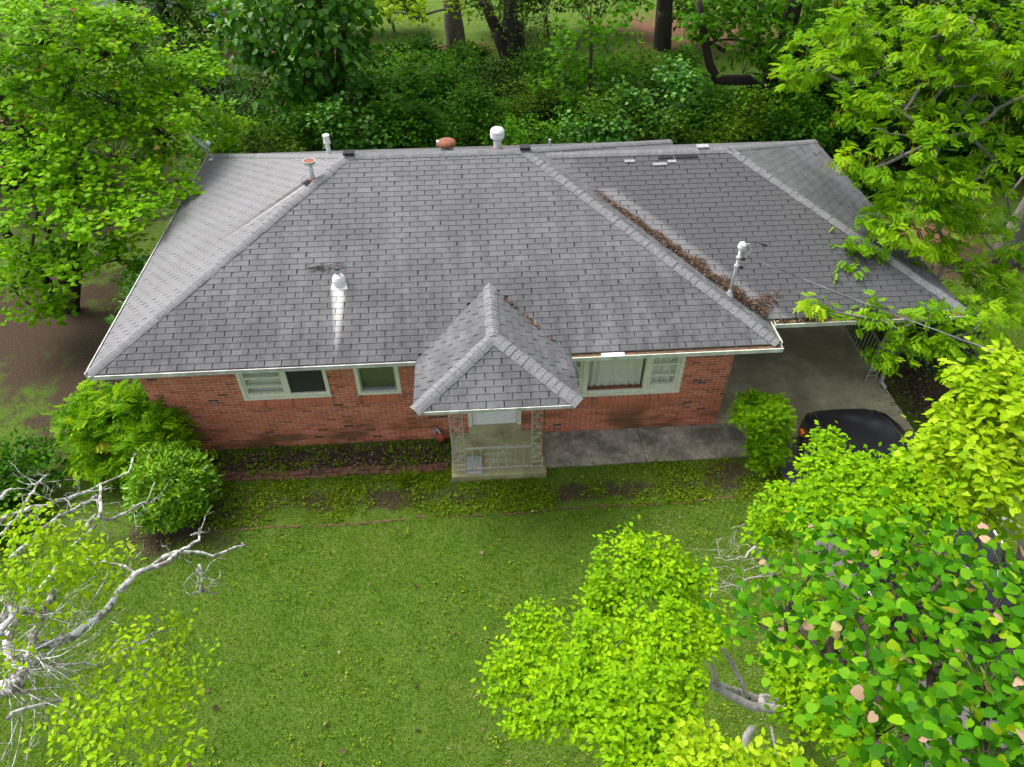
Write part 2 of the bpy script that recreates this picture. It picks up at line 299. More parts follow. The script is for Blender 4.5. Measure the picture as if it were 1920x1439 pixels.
# ------------------------------------------------------------------ mesh helpers
class MB:
    def __init__(s): s.v = []; s.f = []; s.r = []
    def _add(s, vs, fs, rnd=0.5):
        b = len(s.v); s.v += [tuple(map(float, q)) for q in vs]; s.f += [tuple(b+i for i in f) for f in fs]; s.r += [rnd]*len(vs); return s
    def box(s, a, b, rnd=.5):
        (x0, y0, z0), (x1, y1, z1) = a, b
        return s._add([(x0, y0, z0), (x1, y0, z0), (x1, y1, z0), (x0, y1, z0), (x0, y0, z1), (x1, y0, z1), (x1, y1, z1), (x0, y1, z1)],
                      [(0, 3, 2, 1), (4, 5, 6, 7), (0, 1, 5, 4), (1, 2, 6, 5), (2, 3, 7, 6), (3, 0, 4, 7)], rnd)
    def hexa(s, p, rnd=.5):      # 8 corners, bottom 4 then top 4
        return s._add(p, [(0, 3, 2, 1), (4, 5, 6, 7), (0, 1, 5, 4), (1, 2, 6, 5), (2, 3, 7, 6), (3, 0, 4, 7)], rnd)
    def tube(s, pts, rad, n=6, cap=True, rnd=.5):
        pts = [np.asarray(q, float) for q in pts]; rad = [rad]*len(pts) if np.isscalar(rad) else list(rad)
        vs = []; pa = None
        for i, q in enumerate(pts):
            d = pts[min(i+1, len(pts)-1)]-pts[max(i-1, 0)]; d = d/(np.linalg.norm(d)+1e-9)
            if pa is None: pa = np.cross(d, (0, 0, 1.) if abs(d[2]) < .9 else (1., 0, 0))
            pa = pa-d*(pa@d); pa = pa/(np.linalg.norm(pa)+1e-9); pb = np.cross(d, pa)
            for k in range(n):
                a = 2*math.pi*k/n; vs.append(q+rad[i]*(pa*math.cos(a)+pb*math.sin(a)))
        fs = [(i*n+k, i*n+(k+1) % n, (i+1)*n+(k+1) % n, (i+1)*n+k) for i in range(len(pts)-1) for k in range(n)]
        if cap: fs += [tuple(range(n-1, -1, -1)), tuple((len(pts)-1)*n+k for k in range(n))]
        return s._add(vs, fs, rnd)
    def lathe(s, prof, c=(0, 0, 0), n=16, rnd=.5, ax=None):   # prof: (r, h) pairs
        R = Matrix.Identity(3) if ax is None else Vector(ax).to_track_quat('Z', 'Y').to_matrix()
        vs = [tuple(Vector(c)+R@Vector((r*math.cos(2*math.pi*k/n), r*math.sin(2*math.pi*k/n), h))) for r, h in prof for k in range(n)]
        fs = [(i*n+k, i*n+(k+1) % n, (i+1)*n+(k+1) % n, (i+1)*n+k) for i in range(len(prof)-1) for k in range(n)]
        fs += [tuple(range(n-1, -1, -1)), tuple((len(prof)-1)*n+k for k in range(n))]
        return s._add(vs, fs, rnd)
    def poly(s, vs, rnd=.5): return s._add(vs, [tuple(range(len(vs)))], rnd)
    def mesh(s, name, mat, smooth=False):
        me = bpy.data.meshes.new(name); me.from_pydata(s.v, [], s.f); me.materials.append(mat)
        a = me.attributes.new('rnd', 'FLOAT', 'POINT'); a.data.foreach_set('value', np.array(s.r, np.float32))
        if smooth: me.polygons.foreach_set('use_smooth', [True]*len(me.polygons))
        me.update(); return me
    def build(s, name, mat, parent=None, loc=(0, 0, 0), smooth=False, **tags):
        return link(name, s.mesh(name, mat, smooth), parent, loc, **tags)
def link(name, data, parent=None, loc=(0, 0, 0), **tags):
    o = bpy.data.objects.new(name, data); COL.objects.link(o); o.location = loc
    if parent: o.parent = parent
    for k, v in tags.items(): o[k] = v
    return o
def thing(name, label, cat, loc=(0, 0, 0), group=None, rz=0):
    o = link(name, None, None, loc, label=label, category=cat); o.empty_display_size = .2; o.rotation_euler.z = rz
    if group: o['group'] = group
    return o
def bevel(o, wd=.01, seg=2):
    b = o.modifiers.new('bevel', 'BEVEL'); b.width = wd; b.segments = seg; b.limit_method = 'ANGLE'; return o
def tri_mesh(name, verts, tris, rnd, mat, smooth=False):
    me = bpy.data.meshes.new(name); nv, nf = len(verts), len(tris)
    me.vertices.add(nv); me.vertices.foreach_set('co', np.ascontiguousarray(verts, np.float32).ravel())
    me.loops.add(nf*3); me.loops.foreach_set('vertex_index', np.ascontiguousarray(tris, np.int32).ravel())
    me.polygons.add(nf); me.polygons.foreach_set('loop_start', np.arange(0, nf*3, 3, dtype=np.int32))
    a = me.attributes.new('rnd', 'FLOAT', 'POINT'); a.data.foreach_set('value', np.ascontiguousarray(rnd, np.float32))
    me.materials.append(mat); me.update(calc_edges=True); return me

# ------------------------------------------------------------------ leaves and trees
def fan(outline, bend=.12):
    o = np.array(outline, float); v = [(0, .42, -bend*.3)] + [(x, y, -bend*abs(x)*1.6 - .10*max(0, y-.5)) for x, y in o]
    n = len(o); return np.array(v), np.array([(0, 1+i, 1+(i+1) % n) for i in range(n)])
HEART = fan([(0, .06), (.20, -.04), (.42, .06), (.52, .30), (.44, .58), (.20, .86), (0, 1.02), (-.20, .86), (-.44, .58), (-.52, .30), (-.42, .06), (-.20, -.04)])
HEART_LOW = fan([(0, .05), (.34, -.02), (.52, .32), (.32, .74), (0, 1), (-.32, .74), (-.52, .32), (-.34, -.02)])
OVAL = (np.array([(0, 0, 0), (.20, .32, .05), (.17, .66, .02), (0, 1, -.12), (-.17, .66, .02), (-.20, .32, .05), (0, .5, -.05)]), np.array([(0, 1, 6), (1, 2, 6), (2, 3, 6), (3, 4, 6), (4, 5, 6), (5, 0, 6)]))
WIDE = (np.array([(0, 0, 0), (.26, .30, .06), (.25, .62, .02), (0, 1, -.14), (-.25, .62, .02), (-.26, .30, .06), (0, .5, -.06)]), OVAL[1])
DIAMOND = (np.array([(0, 0, 0), (.27, .45, .06), (0, 1, -.08), (-.27, .45, .06)]), np.array([(0, 1, 2), (0, 2, 3)]))
BROAD = (np.array([(0, 0, 0), (.42, .35, .07), (.25, .78, 0), (0, 1, -.1), (-.25, .78, 0), (-.42, .35, .07)]), np.array([(0, 1, 2), (0, 2, 3), (0, 3, 4), (0, 4, 5)]))
STAR = fan([(0, 0), (.17, .10), (.48, .02), (.26, .36), (.50, .66), (.17, .60), (0, 1.02), (-.17, .60), (-.50, .66), (-.26, .36), (-.48, .02), (-.17, .10)], .2)
BLADE = (np.array([(-.09, 0, 0), (.09, 0, 0), (0, 1, .15)]), np.array([(0, 1, 2)]))
def compound(pairs, ln, wd, taper=.3):
    V = []; F = []
    def lf(b, d):
        d = np.array(d)/np.linalg.norm(d); sd_ = np.array([-d[1], d[0], 0]); k = len(V)
        V.extend([b, b+d*ln*.45+sd_*wd+[0, 0, .015], b+d*ln+[0, 0, -.07], b+d*ln*.45-sd_*wd+[0, 0, .015]]); F.extend([(k, k+1, k+2), (k, k+2, k+3)])
    for i in range(pairs):
        b = np.array([0, .18+.72*i/pairs, -.10*(i/pairs)**2])
        lf(b, (1, .55, 0)); lf(b, (-1, .55, 0))
    lf(np.array([0, .84, -.09]), (0, 1, 0))
    return np.array(V), np.array(F)
PECAN = compound(5, .42, .085); NANDINA = compound(5, .32, .075)

def unit(a): return a/(np.linalg.norm(a, axis=-1, keepdims=True)+1e-9)
def leaf_arrays(tpl, pos, axis, nrm, size):
    V, F = tpl; axis = unit(axis); side = unit(np.cross(axis, nrm)); nr = np.cross(side, axis)
    n, k = len(pos), len(V); s = np.asarray(size).reshape(-1, 1, 1)
    W = pos[:, None, :] + s*(V[None, :, 0:1]*side[:, None, :] + V[None, :, 1:2]*axis[:, None, :] + V[None, :, 2:3]*nr[:, None, :])
    T = (F[None] + (np.arange(n)*k)[:, None, None]).reshape(-1, 3)
    return W.reshape(-1, 3), T
def scatter(centers, dirs, k, spread, up, droop, size, tpl, var=.25, uni=False):
    """k leaves round each twig end"""
    c = np.repeat(centers, k, 0); d = np.repeat(dirs, k, 0); n = len(c)
    p = c + RNG.normal(size=(n, 3))*spread*np.array([1, 1, .55])
    ax = unit(d*.55 + RNG.normal(size=(n, 3))*.75*np.array([1, 1, .35]) + np.array([0, 0, -droop]))
    nm = unit(RNG.normal(size=(n, 3))*.5 + np.array([0, 0, up]) + d*.25)
    sz = size*(1+RNG.uniform(-var, var, n))
    V, T = leaf_arrays(tpl, p, ax, nm, sz)
    R = RNG.random(n) if uni else np.clip(np.repeat(RNG.normal(.45, .17, len(centers)), k)+RNG.normal(0, .13, n), 0, 1)
    return V, T, np.repeat(R, len(tpl[0]))
def joinv(parts):
    V = []; T = []; R = []; b = 0
    for v, t, r in parts: V.append(v); T.append(t+b); R.append(r); b += len(v)
    return np.concatenate(V), np.concatenate(T), np.concatenate(R)
def bez(a, b, c, n): return [(1-t)**2*np.asarray(a)+2*t*(1-t)*np.asarray(b)+t*t*np.asarray(c) for t in np.linspace(0, 1, n)]

def tree(name, label, cat, base, blobs, tpl, leaf, size, per=9, density=1.0, trunk_r=.12, bark='bark_brown', group=None, fork=None, stems=None,
         up=1.0, droop=.25, spread=None, limb=True, shell=.55, twigs=.35, limb_frac=.38, hemi=-.45, limb_cap=9., parts=('trunk', 'crown'), rise=.25, uni=False):
    """blobs: (x, y, z, rx, ry, rz, n_twigs) in world space"""
    base = np.asarray(base, float); root = thing(name, label, cat, tuple(base), group)
    B = [np.array(b[:6], float) for b in blobs]; cen = np.array([b[:3] for b in B])
    mean = cen.mean(0); tb = MB()
    fk = np.asarray(fork, float) if fork is not None else base*(.45)+mean*.55 if False else np.array([base[0]*.6+mean[0]*.4, base[1]*.6+mean[1]*.4, base[2]+(cen[:, 2].min()-base[2])*.55])
    parts_l = []; spread = spread or size*.75
    if limb:
        if stems is None: stems = [fk]
        for st in stems:
            st = np.asarray(st, float); mid = base*.5+st*.5+np.append(RNG.normal(size=2)*.06*np.linalg.norm(st-base), 0)
            p = bez(base-np.array([0, 0, .15]), mid, st, 7); tb.tube([q-base for q in p], np.linspace(trunk_r*1.25, trunk_r*.72, 7), 8)
    par = {}; cnt = {}
    if limb:                                   # each clump grows from the nearest limb already there
        done = [np.asarray(q, float) for q in stems]; ids = [-1]*len(done); left = set(range(len(blobs)))
        while left:
            bi, bj, bd = None, None, 1e9
            for i in left:
                for j, q in enumerate(done):
                    dd = np.linalg.norm(cen[i]-q)*(1+.5*max(0, q[2]-cen[i][2])/(1+np.linalg.norm(cen[i]-q)))
                    if dd < bd: bi, bj, bd = i, j, dd
            par[bi] = (ids[bj], done[bj]); done.append(cen[bi]-np.array([0, 0, .8*blobs[bi][5]])); ids.append(bi); left.discard(bi)
        for i in par:
            k = i
            while k != -1: cnt[k] = cnt.get(k, 0)+1; k = par[k][0]
    for ib, b in enumerate(blobs):
        c = np.array(b[:3], float); r = np.array(b[3:6], float); nt_ = max(3, int(b[6]*density))
        if limb:
            c = c-np.array([0, 0, .8*r[2]]); st = par[ib][1]; ln = np.linalg.norm(c-st); mid = st*.5+c*.5+np.append(RNG.normal(size=2)*.12*ln, rise*ln*.5)
            kk = min(2.2, max(.6, trunk_r/.1)); rr_ = lambda n_: min(trunk_r*.6, limb_cap, (.006+.010*math.sqrt(n_))*kk)
            r1 = rr_(max(1, cnt[ib]-1)) if cnt[ib] > 1 else .005; p = bez(st, mid, c, 7)
            tb.tube([q-base for q in p], np.linspace(rr_(cnt[ib]), r1, 7), 6)
        d = unit(RNG.normal(size=(nt_*3, 3))); d = d[d[:, 2] > hemi][:nt_]
        rad = np.where(RNG.random(len(d)) < shell, RNG.uniform(.82, 1.08, len(d)), RNG.uniform(.25, .85, len(d)))
        ends = np.array(b[:3], float) + d*r*rad[:, None]; ends[:, 2] = np.maximum(ends[:, 2], base[2]+.04)
        if limb and twigs:
            for e in ends[:int(len(ends)*twigs)]:
                m = c*.5+e*.5+RNG.normal(size=3)*.08*r.max(); rr = .006+.004*r.max()
                tb.tube([c-base, m-base, e-base], [rr, rr*.7, rr*.3], 4, False)
        parts_l.append(scatter(ends, d, per, spread, up, droop, size, tpl, uni=uni))
    V, T, R = joinv(parts_l)
    if limb: tb.build(parts[0], MT[bark], root, smooth=True)
    link(parts[1], tri_mesh(parts[1], V-base, T, R, MT[leaf]), root)
    return root
def blob_at(px, py, rpx, n, z=None, y=None, x=None, dist=None, flat=.6, ry=None):
    p = at(px, py, z, y, x, dist); d = np.linalg.norm(p-CAM); r = rpx*d/FPX
    return (p[0], p[1], p[2], r, ry or r, r*flat, n)
#@@SETTING
# ------------------------------------------------------------------ ground, paving
gm = MB(); gm.poly([(-700, -700, 0), (700, -700, 0), (700, 700, 0), (-700, 700, 0)])
gm.build('ground', MT['ground'], kind='structure')
# ------------------------------------------------------------------ house
L, EX0, EX1, EY0, EY1, ZE, S = 11.3, -.545, 11.845, -.433, 8.299, 2.5885, .4269
HY = (EY1-EY0)/2; RY = EY0+HY; ZR = ZE+S*HY; RX0, RX1 = EX0+HY, EX1-HY
CX1, CY0, CY1, ZC = 15.762, .261, 7.939, 2.6233; CH = (CY1-CY0)/2; CRY = CY0+CH; CZR = ZC+S*CH; CRX = CX1-CH
VX = EX1-(CZR-ZE)/S            # carport ridge runs into the right hip face
PX0, PX1, PXM, PY0, PYP, PZ, PZR = 5.22, 7.97, 6.595, -1.74, -.62, 2.575, 3.18
PVY = EY0+(PZR-ZE)/S           # porch ridge meets the main slope
YB = EY1+EY0*-1*-1 - .0        # back eave
WB = 7.86                      # back wall
house = thing('brick_house', 'low red brick house with grey hip roof, small porch and carport', 'house')

# walls: mortar core with openings, bricks laid in front
WIN = [('window', 1.76, 3.43, 1.37, 2.40), ('window', 3.95, 4.79, 1.37, 2.40), ('window', 7.72, 10.33, 1.03, 2.40), ('door', 6.05, 7.14, .24, 2.36)]
WT = ZE-.15
def wall_cells(x0, x1, z0, z1, holes):
    xs = sorted({x0, x1}|{h[1] for h in holes}|{h[2] for h in holes}); zs = sorted({z0, z1}|{h[3] for h in holes}|{h[4] for h in holes})
    for a, b in zip(xs, xs[1:]):
        run = None
        for c, d in zip(zs, zs[1:]):
            m = ((a+b)/2, (c+d)/2)
            if any(h[1] < m[0] < h[2] and h[3] < m[1] < h[4] for h in holes):
                if run: yield a, b, run[0], run[1]
                run = None
            else: run = (run[0], d) if run else (c, d)
        if run: yield a, b, run[0], run[1]
wm = MB()
for a, b, c, d in wall_cells(0, L, -.1, WT, WIN): wm.box((a, 0, c), (b, .2, d))
fw = wm.build('front_wall', MT['mortar'], house, label='red brick front wall with pale mortar joints')
sw = MB(); sw.box((0, .2, -.1), (.2, WB, WT)).box((L-.2, .2, -.1), (L, WB, WT)).box((.2, WB-.2, -.1), (L-.2, WB, WT))
sw.build('side_and_rear_wall', MT['far_brick'], house)
fl = MB(); fl.box((.2, .2, -.1), (L-.2, WB-.2, .25)); fl.build('floor', MT['dark'], house)
cl = MB(); cl.box((.21, .21, WT-.12), (L-.21, WB-.21, WT-.08)); cl.build('ceiling', MT['dark'], house)

BW, BH, BJ = .1995, .0530, .0142; COURSE = BH+BJ+.0005
bricks = []
SILL = .19
holes = [(h[0], h[1], h[2], h[3]-(SILL-.02 if h[0] == 'window' else 0), h[4]) for h in WIN]
for r in range(int((WT+.02)/COURSE)):
    z0 = r*COURSE+.004; z1 = z0+BH; x = -(BW+BJ)*(.5 if r % 2 else 0)
    spans = [(0.0, L)]
    for h in holes:
        if z0 < h[4] and z1 > h[3]:
            spans = [q for a, b in spans for q in ((a, min(b, h[1])), (max(a, h[2]), b)) if q[1]-q[0] > .02]
    while x < L:
        for a, b in spans:
            u, v = max(x, a), min(x+BW, b)
            if v-u > .03: bricks.append((u+random.uniform(-.001, .001), v, z0+random.uniform(-.0015, .0015), z1, -.009+random.uniform(-.003, .003)))
        x += BW+BJ
def brick_rnd():
    q = random.random()
    return random.uniform(0, .05) if q < .035 else random.uniform(.06, .13) if q < .13 else random.betavariate(2.2, 1.9)*.85+.13
def in_sight(c):   # not behind the porch roof or the eave
    return c[2] < 2.05 and not (5.3 < c[0] < 8.0 and c[2] > .75) and c[0] > 1.2
full = [b for b in bricks if b[1]-b[0] > BW-.003 and in_sight((b[0], 0, b[2]))]
full.sort(key=lambda b: -pix_area([(b[0], 0, b[2]), (b[1], 0, b[2]), (b[1], 0, b[3]), (b[0], 0, b[3])]))
single = set(full[:300]); bvar = []
for k in range(24):
    bvar.append(MB().box((-BW/2, 0, -BH/2), (BW/2, .03, BH/2), brick_rnd()).mesh('brick', MT['brick']))
rest = MB()
for b in bricks:
    if b in single: link('brick', random.choice(bvar), fw, ((b[0]+b[1])/2, b[4], (b[2]+b[3])/2))
    else: rest.box((b[0], b[4], b[2]), (b[1], .02, b[3]), brick_rnd())
rest.build('brickwork', MT['brick'], fw, kind='stuff')

# windows
def window(x0, x1, z0, z1, label):
    m = MB(); fwid = .07
    m.box((x0, -.03, z0), (x0+fwid, .12, z1)).box((x1-fwid, -.03, z0), (x1, .12, z1)).box((x0+fwid, -.028, z1-fwid), (x1-fwid, .12, z1)).box((x0+fwid, -.035, z0), (x1-fwid, .12, z0+.06))
    w_ = m.build('window', MT['frame'], house, label=label)
    n = max(3, round((x1-x0)/.0885)); p = (x1-x0)/n
    for k in range(n):
        b = MB(); d = p-.010
        b.hexa([(-d/2, -.075, -.09), (d/2, -.075, -.09), (d/2, .02, -.09), (-d/2, .02, -.09), (-d/2, -.085, .035), (d/2, -.085, .035), (d/2, .035, .085), (-d/2, .035, .085)], min(.9, brick_rnd()*.8+.06))
        b.build('sill_brick', MT['brick'], w_, (x0+(k+.5)*p, 0, z0-SILL*.5+.0))
    MB().hexa([(x0, -.066, z0-SILL*.5-.085), (x1, -.066, z0-SILL*.5-.085), (x1, .02, z0-SILL*.5-.085), (x0, .02, z0-SILL*.5-.085), (x0, -.076, z0-SILL*.5+.027), (x1, -.076, z0-SILL*.5+.027), (x1, .034, z0-SILL*.5+.077), (x0, .034, z0-SILL*.5+.077)]).build('sill_mortar', MT['mortar'], w_)
    return w_
def pane(w_, x0, x1, z0, z1, y=.055, mat='glass', name='pane'):
    return MB().box((x0, y, z0), (x1, y+.006, z1)).build(name, MT[mat], w_)
def bars(w_, rects, name='sash', mat='frame', y0=.0, y1=.075):
    for (a, b, c, d) in rects: MB().box((a, y0, c), (b, y1, d)).build(name, MT[mat], w_)
def curtain(w_, x0, x1, z0, z1, y=.12, waves=9, name='curtain', amp=.035):
    n = 80; m = MB(); vs = []
    for i in range(n+1):
        u = i/n; yy = y+amp*math.sin(u*waves*2*math.pi+.7*math.sin(u*13))+.012*math.sin(u*57)
        vs += [(x0+(x1-x0)*u, yy, z0), (x0+(x1-x0)*u, yy*1.0, z1)]
    m._add(vs, [(2*i, 2*i+2, 2*i+3, 2*i+1) for i in range(n)]); return m.build(name, MT['curtain'], w_, smooth=True)
w1 = window(1.76, 3.43, 1.37, 2.40, 'double window, awning panes on one half and dark screen on the other')
bars(w1, [(2.585, 2.675, 1.43, 2.33)], 'mullion', y0=-.02)
bars(w1, [(1.83, 2.585, 1.43, 1.50), (1.83, 1.87, 1.50, 2.33), (2.545, 2.585, 1.50, 2.33), (1.87, 2.545, 1.665, 1.70), (1.87, 2.545, 1.885, 1.92), (1.87, 2.545, 2.10, 2.135), (2.675, 3.36, 1.43, 1.475)])
for z in (1.50, 1.70, 1.92, 2.135): pane(w1, 1.87, 2.545, z, min(z+.19, 2.33), .04)
MB().box((1.84, .13, 1.44), (2.58, .14, 2.33)).build('roller_blind', MT['white'], w1)
pane(w1, 2.675, 3.36, 1.475, 2.33, .03, 'screen', 'insect_screen')
w2 = window(3.95, 4.79, 1.37, 2.40, 'single window with dark screen over closed blinds')
bars(w2, [(4.02, 4.05, 1.43, 2.33), (4.69, 4.72, 1.43, 2.33), (4.05, 4.69, 1.43, 1.46)], mat='galv', y0=.005, y1=.05)
for k in range(12): MB().hexa([(4.05, .075, 1.475+k*.07), (4.69, .075, 1.475+k*.07), (4.69, .10, 1.50+k*.07), (4.05, .10, 1.50+k*.07), (4.05, .075, 1.48+k*.07), (4.69, .075, 1.48+k*.07), (4.69, .10, 1.535+k*.07), (4.05, .10, 1.535+k*.07)]).build('blind_slat', MT['blind'], w2)
pane(w2, 4.05, 4.69, 1.46, 2.33, .035)
w3 = window(7.72, 10.33, 1.03, 2.40, 'wide picture window with white curtains between two sash windows')
bars(w3, [(8.35, 8.45, 1.09, 2.33), (9.575, 9.675, 1.09, 2.33)], 'mullion', y0=-.03)
bars(w3, [(9.675, 10.26, 1.09, 1.26), (9.675, 9.72, 1.26, 2.33), (10.2, 10.26, 1.26, 2.33), (9.72, 10.2, 1.47, 1.50), (9.72, 10.2, 1.765, 1.80), (9.72, 10.2, 2.06, 2.09),
          (7.79, 8.35, 1.09, 1.26), (7.79, 7.84, 1.26, 2.33), (8.29, 8.35, 1.26, 2.33), (7.84, 8.29, 1.47, 1.50), (7.84, 8.29, 1.765, 1.80), (8.45, 9.575, 1.09, 1.16)])
MB().box((8.45, .03, 1.16), (9.575, .09, 1.20)).build('wood_stop', MT['rust'], w3)
for (a, b, zs) in ((9.72, 10.2, (1.26, 1.5, 1.8, 2.09)), (7.84, 8.29, (1.26, 1.5, 1.8))):
    for z in zs: pane(w3, a, b, z, z+.25, .04)
pane(w3, 8.45, 9.575, 1.20, 2.33, .06)
curtain(w3, 8.47, 9.56, .92, 2.35, .125, 8); curtain(w3, 9.68, 10.25, .92, 2.35, .125, 5); curtain(w3, 7.8, 8.34, .92, 2.35, .125, 5)

# front door
dm = MB(); dm.box((6.05, -.03, .33), (6.135, .14, 2.36)).box((7.055, -.03, .33), (7.14, .14, 2.36)).box((6.135, -.028, 2.28), (7.055, .14, 2.36))
dr = dm.build('door', MT['frame'], house, label='white front door in pale green frame above mossy threshold')
MB().box((6.05, -.07, .16), (7.14, .18, .328)).build('threshold', MT['porch'], dr)
d2 = MB(); d2.box((6.14, .02, .335), (7.05, .065, 2.275)); d2.build('door_leaf', MT['white'], dr)
d3 = MB(); d3.box((6.24, .005, .46), (6.95, .022, 2.17)); bevel(d3.build('door_panel', MT['white'], dr), .008)
MB().lathe([(.03, 0), (.03, .02), (.012, .03), (.012, .06), (.03, .07), (.03, .09), (.015, .1)], (6.18, .02, 1.2), 12, ax=(0, -1, 0)).build('door_handle', MT['galv'], dr)

# porch slab
pm = MB(); pm.box((5.69, -1.20, -.05), (7.56, -.0105, .16)); psl = pm.build('porch_slab', MT['porch'], house, label='mossy raised concrete porch slab'); bevel(psl, .02)
# ------------------------------------------------------------------ roof
roof = MB()
def rf(*p): roof.poly([(x, y, z-.02) for x, y, z in p])
rf((EX0, EY0, ZE), (EX1, EY0, ZE), (RX1, RY, ZR), (RX0, RY, ZR)); rf((EX1, EY1, ZE), (EX0, EY1, ZE), (RX0, RY, ZR), (RX1, RY, ZR))
rf((EX0, EY1, ZE), (EX0, EY0, ZE), (RX0, RY, ZR)); rf((EX1, EY0, ZE), (EX1, EY1, ZE), (RX1, RY, ZR))
roof.poly([(EX0, EY0, ZE-.16), (EX0, EY1, ZE-.16), (EX1, EY1, ZE-.16), (EX1, EY0, ZE-.16)])
vfx = EX1-(ZC-ZE)/S
rf((vfx, CY0, ZC), (CX1, CY0, ZC), (CRX, CRY, CZR), (VX, CRY, CZR)); rf((CX1, CY1, ZC), (vfx, CY1, ZC), (VX, CRY, CZR), (CRX, CRY, CZR)); rf((CX1, CY0, ZC), (CX1, CY1, ZC), (CRX, CRY, CZR))
roof.poly([(EX1, CY0, ZC-.12), (EX1, CY1, ZC-.12), (CX1, CY1, ZC-.12), (CX1, CY0, ZC-.12)])
rf((PX0, PY0, PZ), (PX1, PY0, PZ), (PXM, PYP, PZR)); rf((PX0, -.46, PZ), (PX0, PY0, PZ), (PXM, PYP, PZR), (PXM, PVY, PZR)); rf((PX1, PY0, PZ), (PX1, -.46, PZ), (PXM, PVY, PZR), (PXM, PYP, PZR))
roof.poly([(PX0, PY0, PZ-.13), (PX0, -.44, PZ-.13), (PX1, -.44, PZ-.13), (PX1, PY0, PZ-.13)])
RF = roof.build('roof', MT['deck'], house, label='weathered grey asphalt shingle hip roof')

TABW, EXPO = .3048, .127
def clip(poly, conv):
    out = list(poly)
    for i in range(len(conv)):
        a, b = conv[i], conv[(i+1) % len(conv)]; inp, out = out, []
        for k in range(len(inp)):
            p, q = inp[k], inp[(k+1) % len(inp)]
            sp = (b[0]-a[0])*(p[1]-a[1])-(b[1]-a[1])*(p[0]-a[0]); sq = (b[0]-a[0])*(q[1]-a[1])-(b[1]-a[1])*(q[0]-a[0])
            if sp >= 0: out.append(p)
            if sp*sq < 0: t = sp/(sp-sq); out.append((p[0]+t*(q[0]-p[0]), p[1]+t*(q[1]-p[1])))
        if not out: return []
    return out
tabs = []
def shingle_face(corners, skip=None, over=.035, off=0.):
    """corners: 3D, first two = eave (left to right seen from outside)"""
    c = [np.array(q, float) for q in corners]; u = unit(c[1]-c[0]); n = unit(np.cross(u, c[2]-c[0])); v = np.cross(n, u); o = c[0]
    uv = [((q-o)@u, (q-o)@v) for q in c]; uv[0] = (uv[0][0], -over); uv[1] = (uv[1][0], -over)
    umin, umax, vmax = min(q[0] for q in uv), max(q[0] for q in uv), max(q[1] for q in uv)
    r = 0; v0 = -over
    while v0 < vmax:
        x = umin-TABW*((r*.5+off) % 1.0)-TABW; wob = 0
        while x < umax:
            jit = random.uniform(-.006, .006); dv = random.uniform(-.004, .004); g = random.uniform(.0058, .0092)
            rect = [(x+g+jit, v0+dv), (x+TABW-g+jit, v0+dv), (x+TABW-g+jit, v0+EXPO+.03), (x+g+jit, v0+EXPO+.03)]
            q = clip(rect, uv)
            if len(q) >= 3:
                mid = o+u*(x+TABW/2)+v*(v0+EXPO/2)
                if not (skip and skip(mid)):
                    isfull = len(q) == 4 and abs(q[0][0]-rect[0][0]) < 1e-6 and all(min(abs(a[0]-b[0])+abs(a[1]-b[1]) for b in rect) < 1e-6 for a in q)
                    tabs.append((o, u, v, n, q, v0, isfull, mid, g))
            x += TABW
        v0 += EXPO; r += 1
def under_porch(m): return abs(m[0]-PXM) < (PZR-m[2])/((PZR-PZ)/(PXM-PX0))-.12 and m[1] < PVY-.1
shingle_face([(EX0, EY0, ZE), (EX1, EY0, ZE), (RX1, RY, ZR), (RX0, RY, ZR)], under_porch)
shingle_face([(EX0, EY1, ZE), (EX0, EY0, ZE), (RX0, RY, ZR)])
shingle_face([(EX1, EY0, ZE), (EX1, CY0-.05, ZE), (VX+.06, CRY-.02, CZR-.02), (RX1, RY, ZR)], off=.3)
shingle_face([(EX1, CY1+.05, ZE), (EX1, EY1, ZE), (RX1, RY, ZR), (VX+.06, CRY+.02, CZR-.02)], off=.3)
shingle_face([(EX1, EY1, ZE), (EX0, EY1, ZE), (RX0, RY, ZR), (RX1, RY, ZR)])
shingle_face([(vfx, CY0, ZC), (CX1, CY0, ZC), (CRX, CRY, CZR), (VX, CRY, CZR)], off=.2)
shingle_face([(CX1, CY0, ZC), (CX1, CY1, ZC), (CRX, CRY, CZR)])
shingle_face([(CX1, CY1, ZC), (vfx, CY1, ZC), (VX, CRY, CZR), (CRX, CRY, CZR)])
NP = len(tabs)
shingle_face([(PX0, PY0, PZ), (PX1, PY0, PZ), (PXM, PYP, PZR)], off=.1)
shingle_face([(PX0, -.46, PZ), (PX0, PY0, PZ), (PXM, PYP, PZR), (PXM, PVY, PZR)])
shingle_face([(PX1, PY0, PZ), (PX1, -.46, PZ), (PXM, PVY, PZR), (PXM, PYP, PZR)])
def tab_heights(t): return .013, .003
cand = sorted([i for i, t in enumerate(tabs) if t[6]], key=lambda i: -pix_area([tabs[i][0]+tabs[i][1]*a+tabs[i][2]*b for a, b in tabs[i][4]]))
single_t = set(cand[:300]); tvar = []
def tab_prism(q, v0, rnd, mb, xf=None):
    vs = []
    for (a, b) in q:
        f = (b-v0)/(EXPO+.03); h = .0105*(1-f)+.001*f; vs.append((a, b, h))
    k = len(q); vs += [(a, b, -.004) for a, b in q]
    if xf: vs = [xf(p) for p in vs]
    mb._add(vs, [tuple(range(k))]+[(i, k+i, k+(i+1) % k, (i+1) % k) for i in range(k)], rnd)
def shingle_rnd(): return min(1, max(0, random.gauss(.5, .20)))
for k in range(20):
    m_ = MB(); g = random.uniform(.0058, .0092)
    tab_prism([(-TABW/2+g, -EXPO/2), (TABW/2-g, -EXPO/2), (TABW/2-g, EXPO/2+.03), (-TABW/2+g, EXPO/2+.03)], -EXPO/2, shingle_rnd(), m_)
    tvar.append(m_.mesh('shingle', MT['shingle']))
srest = MB()
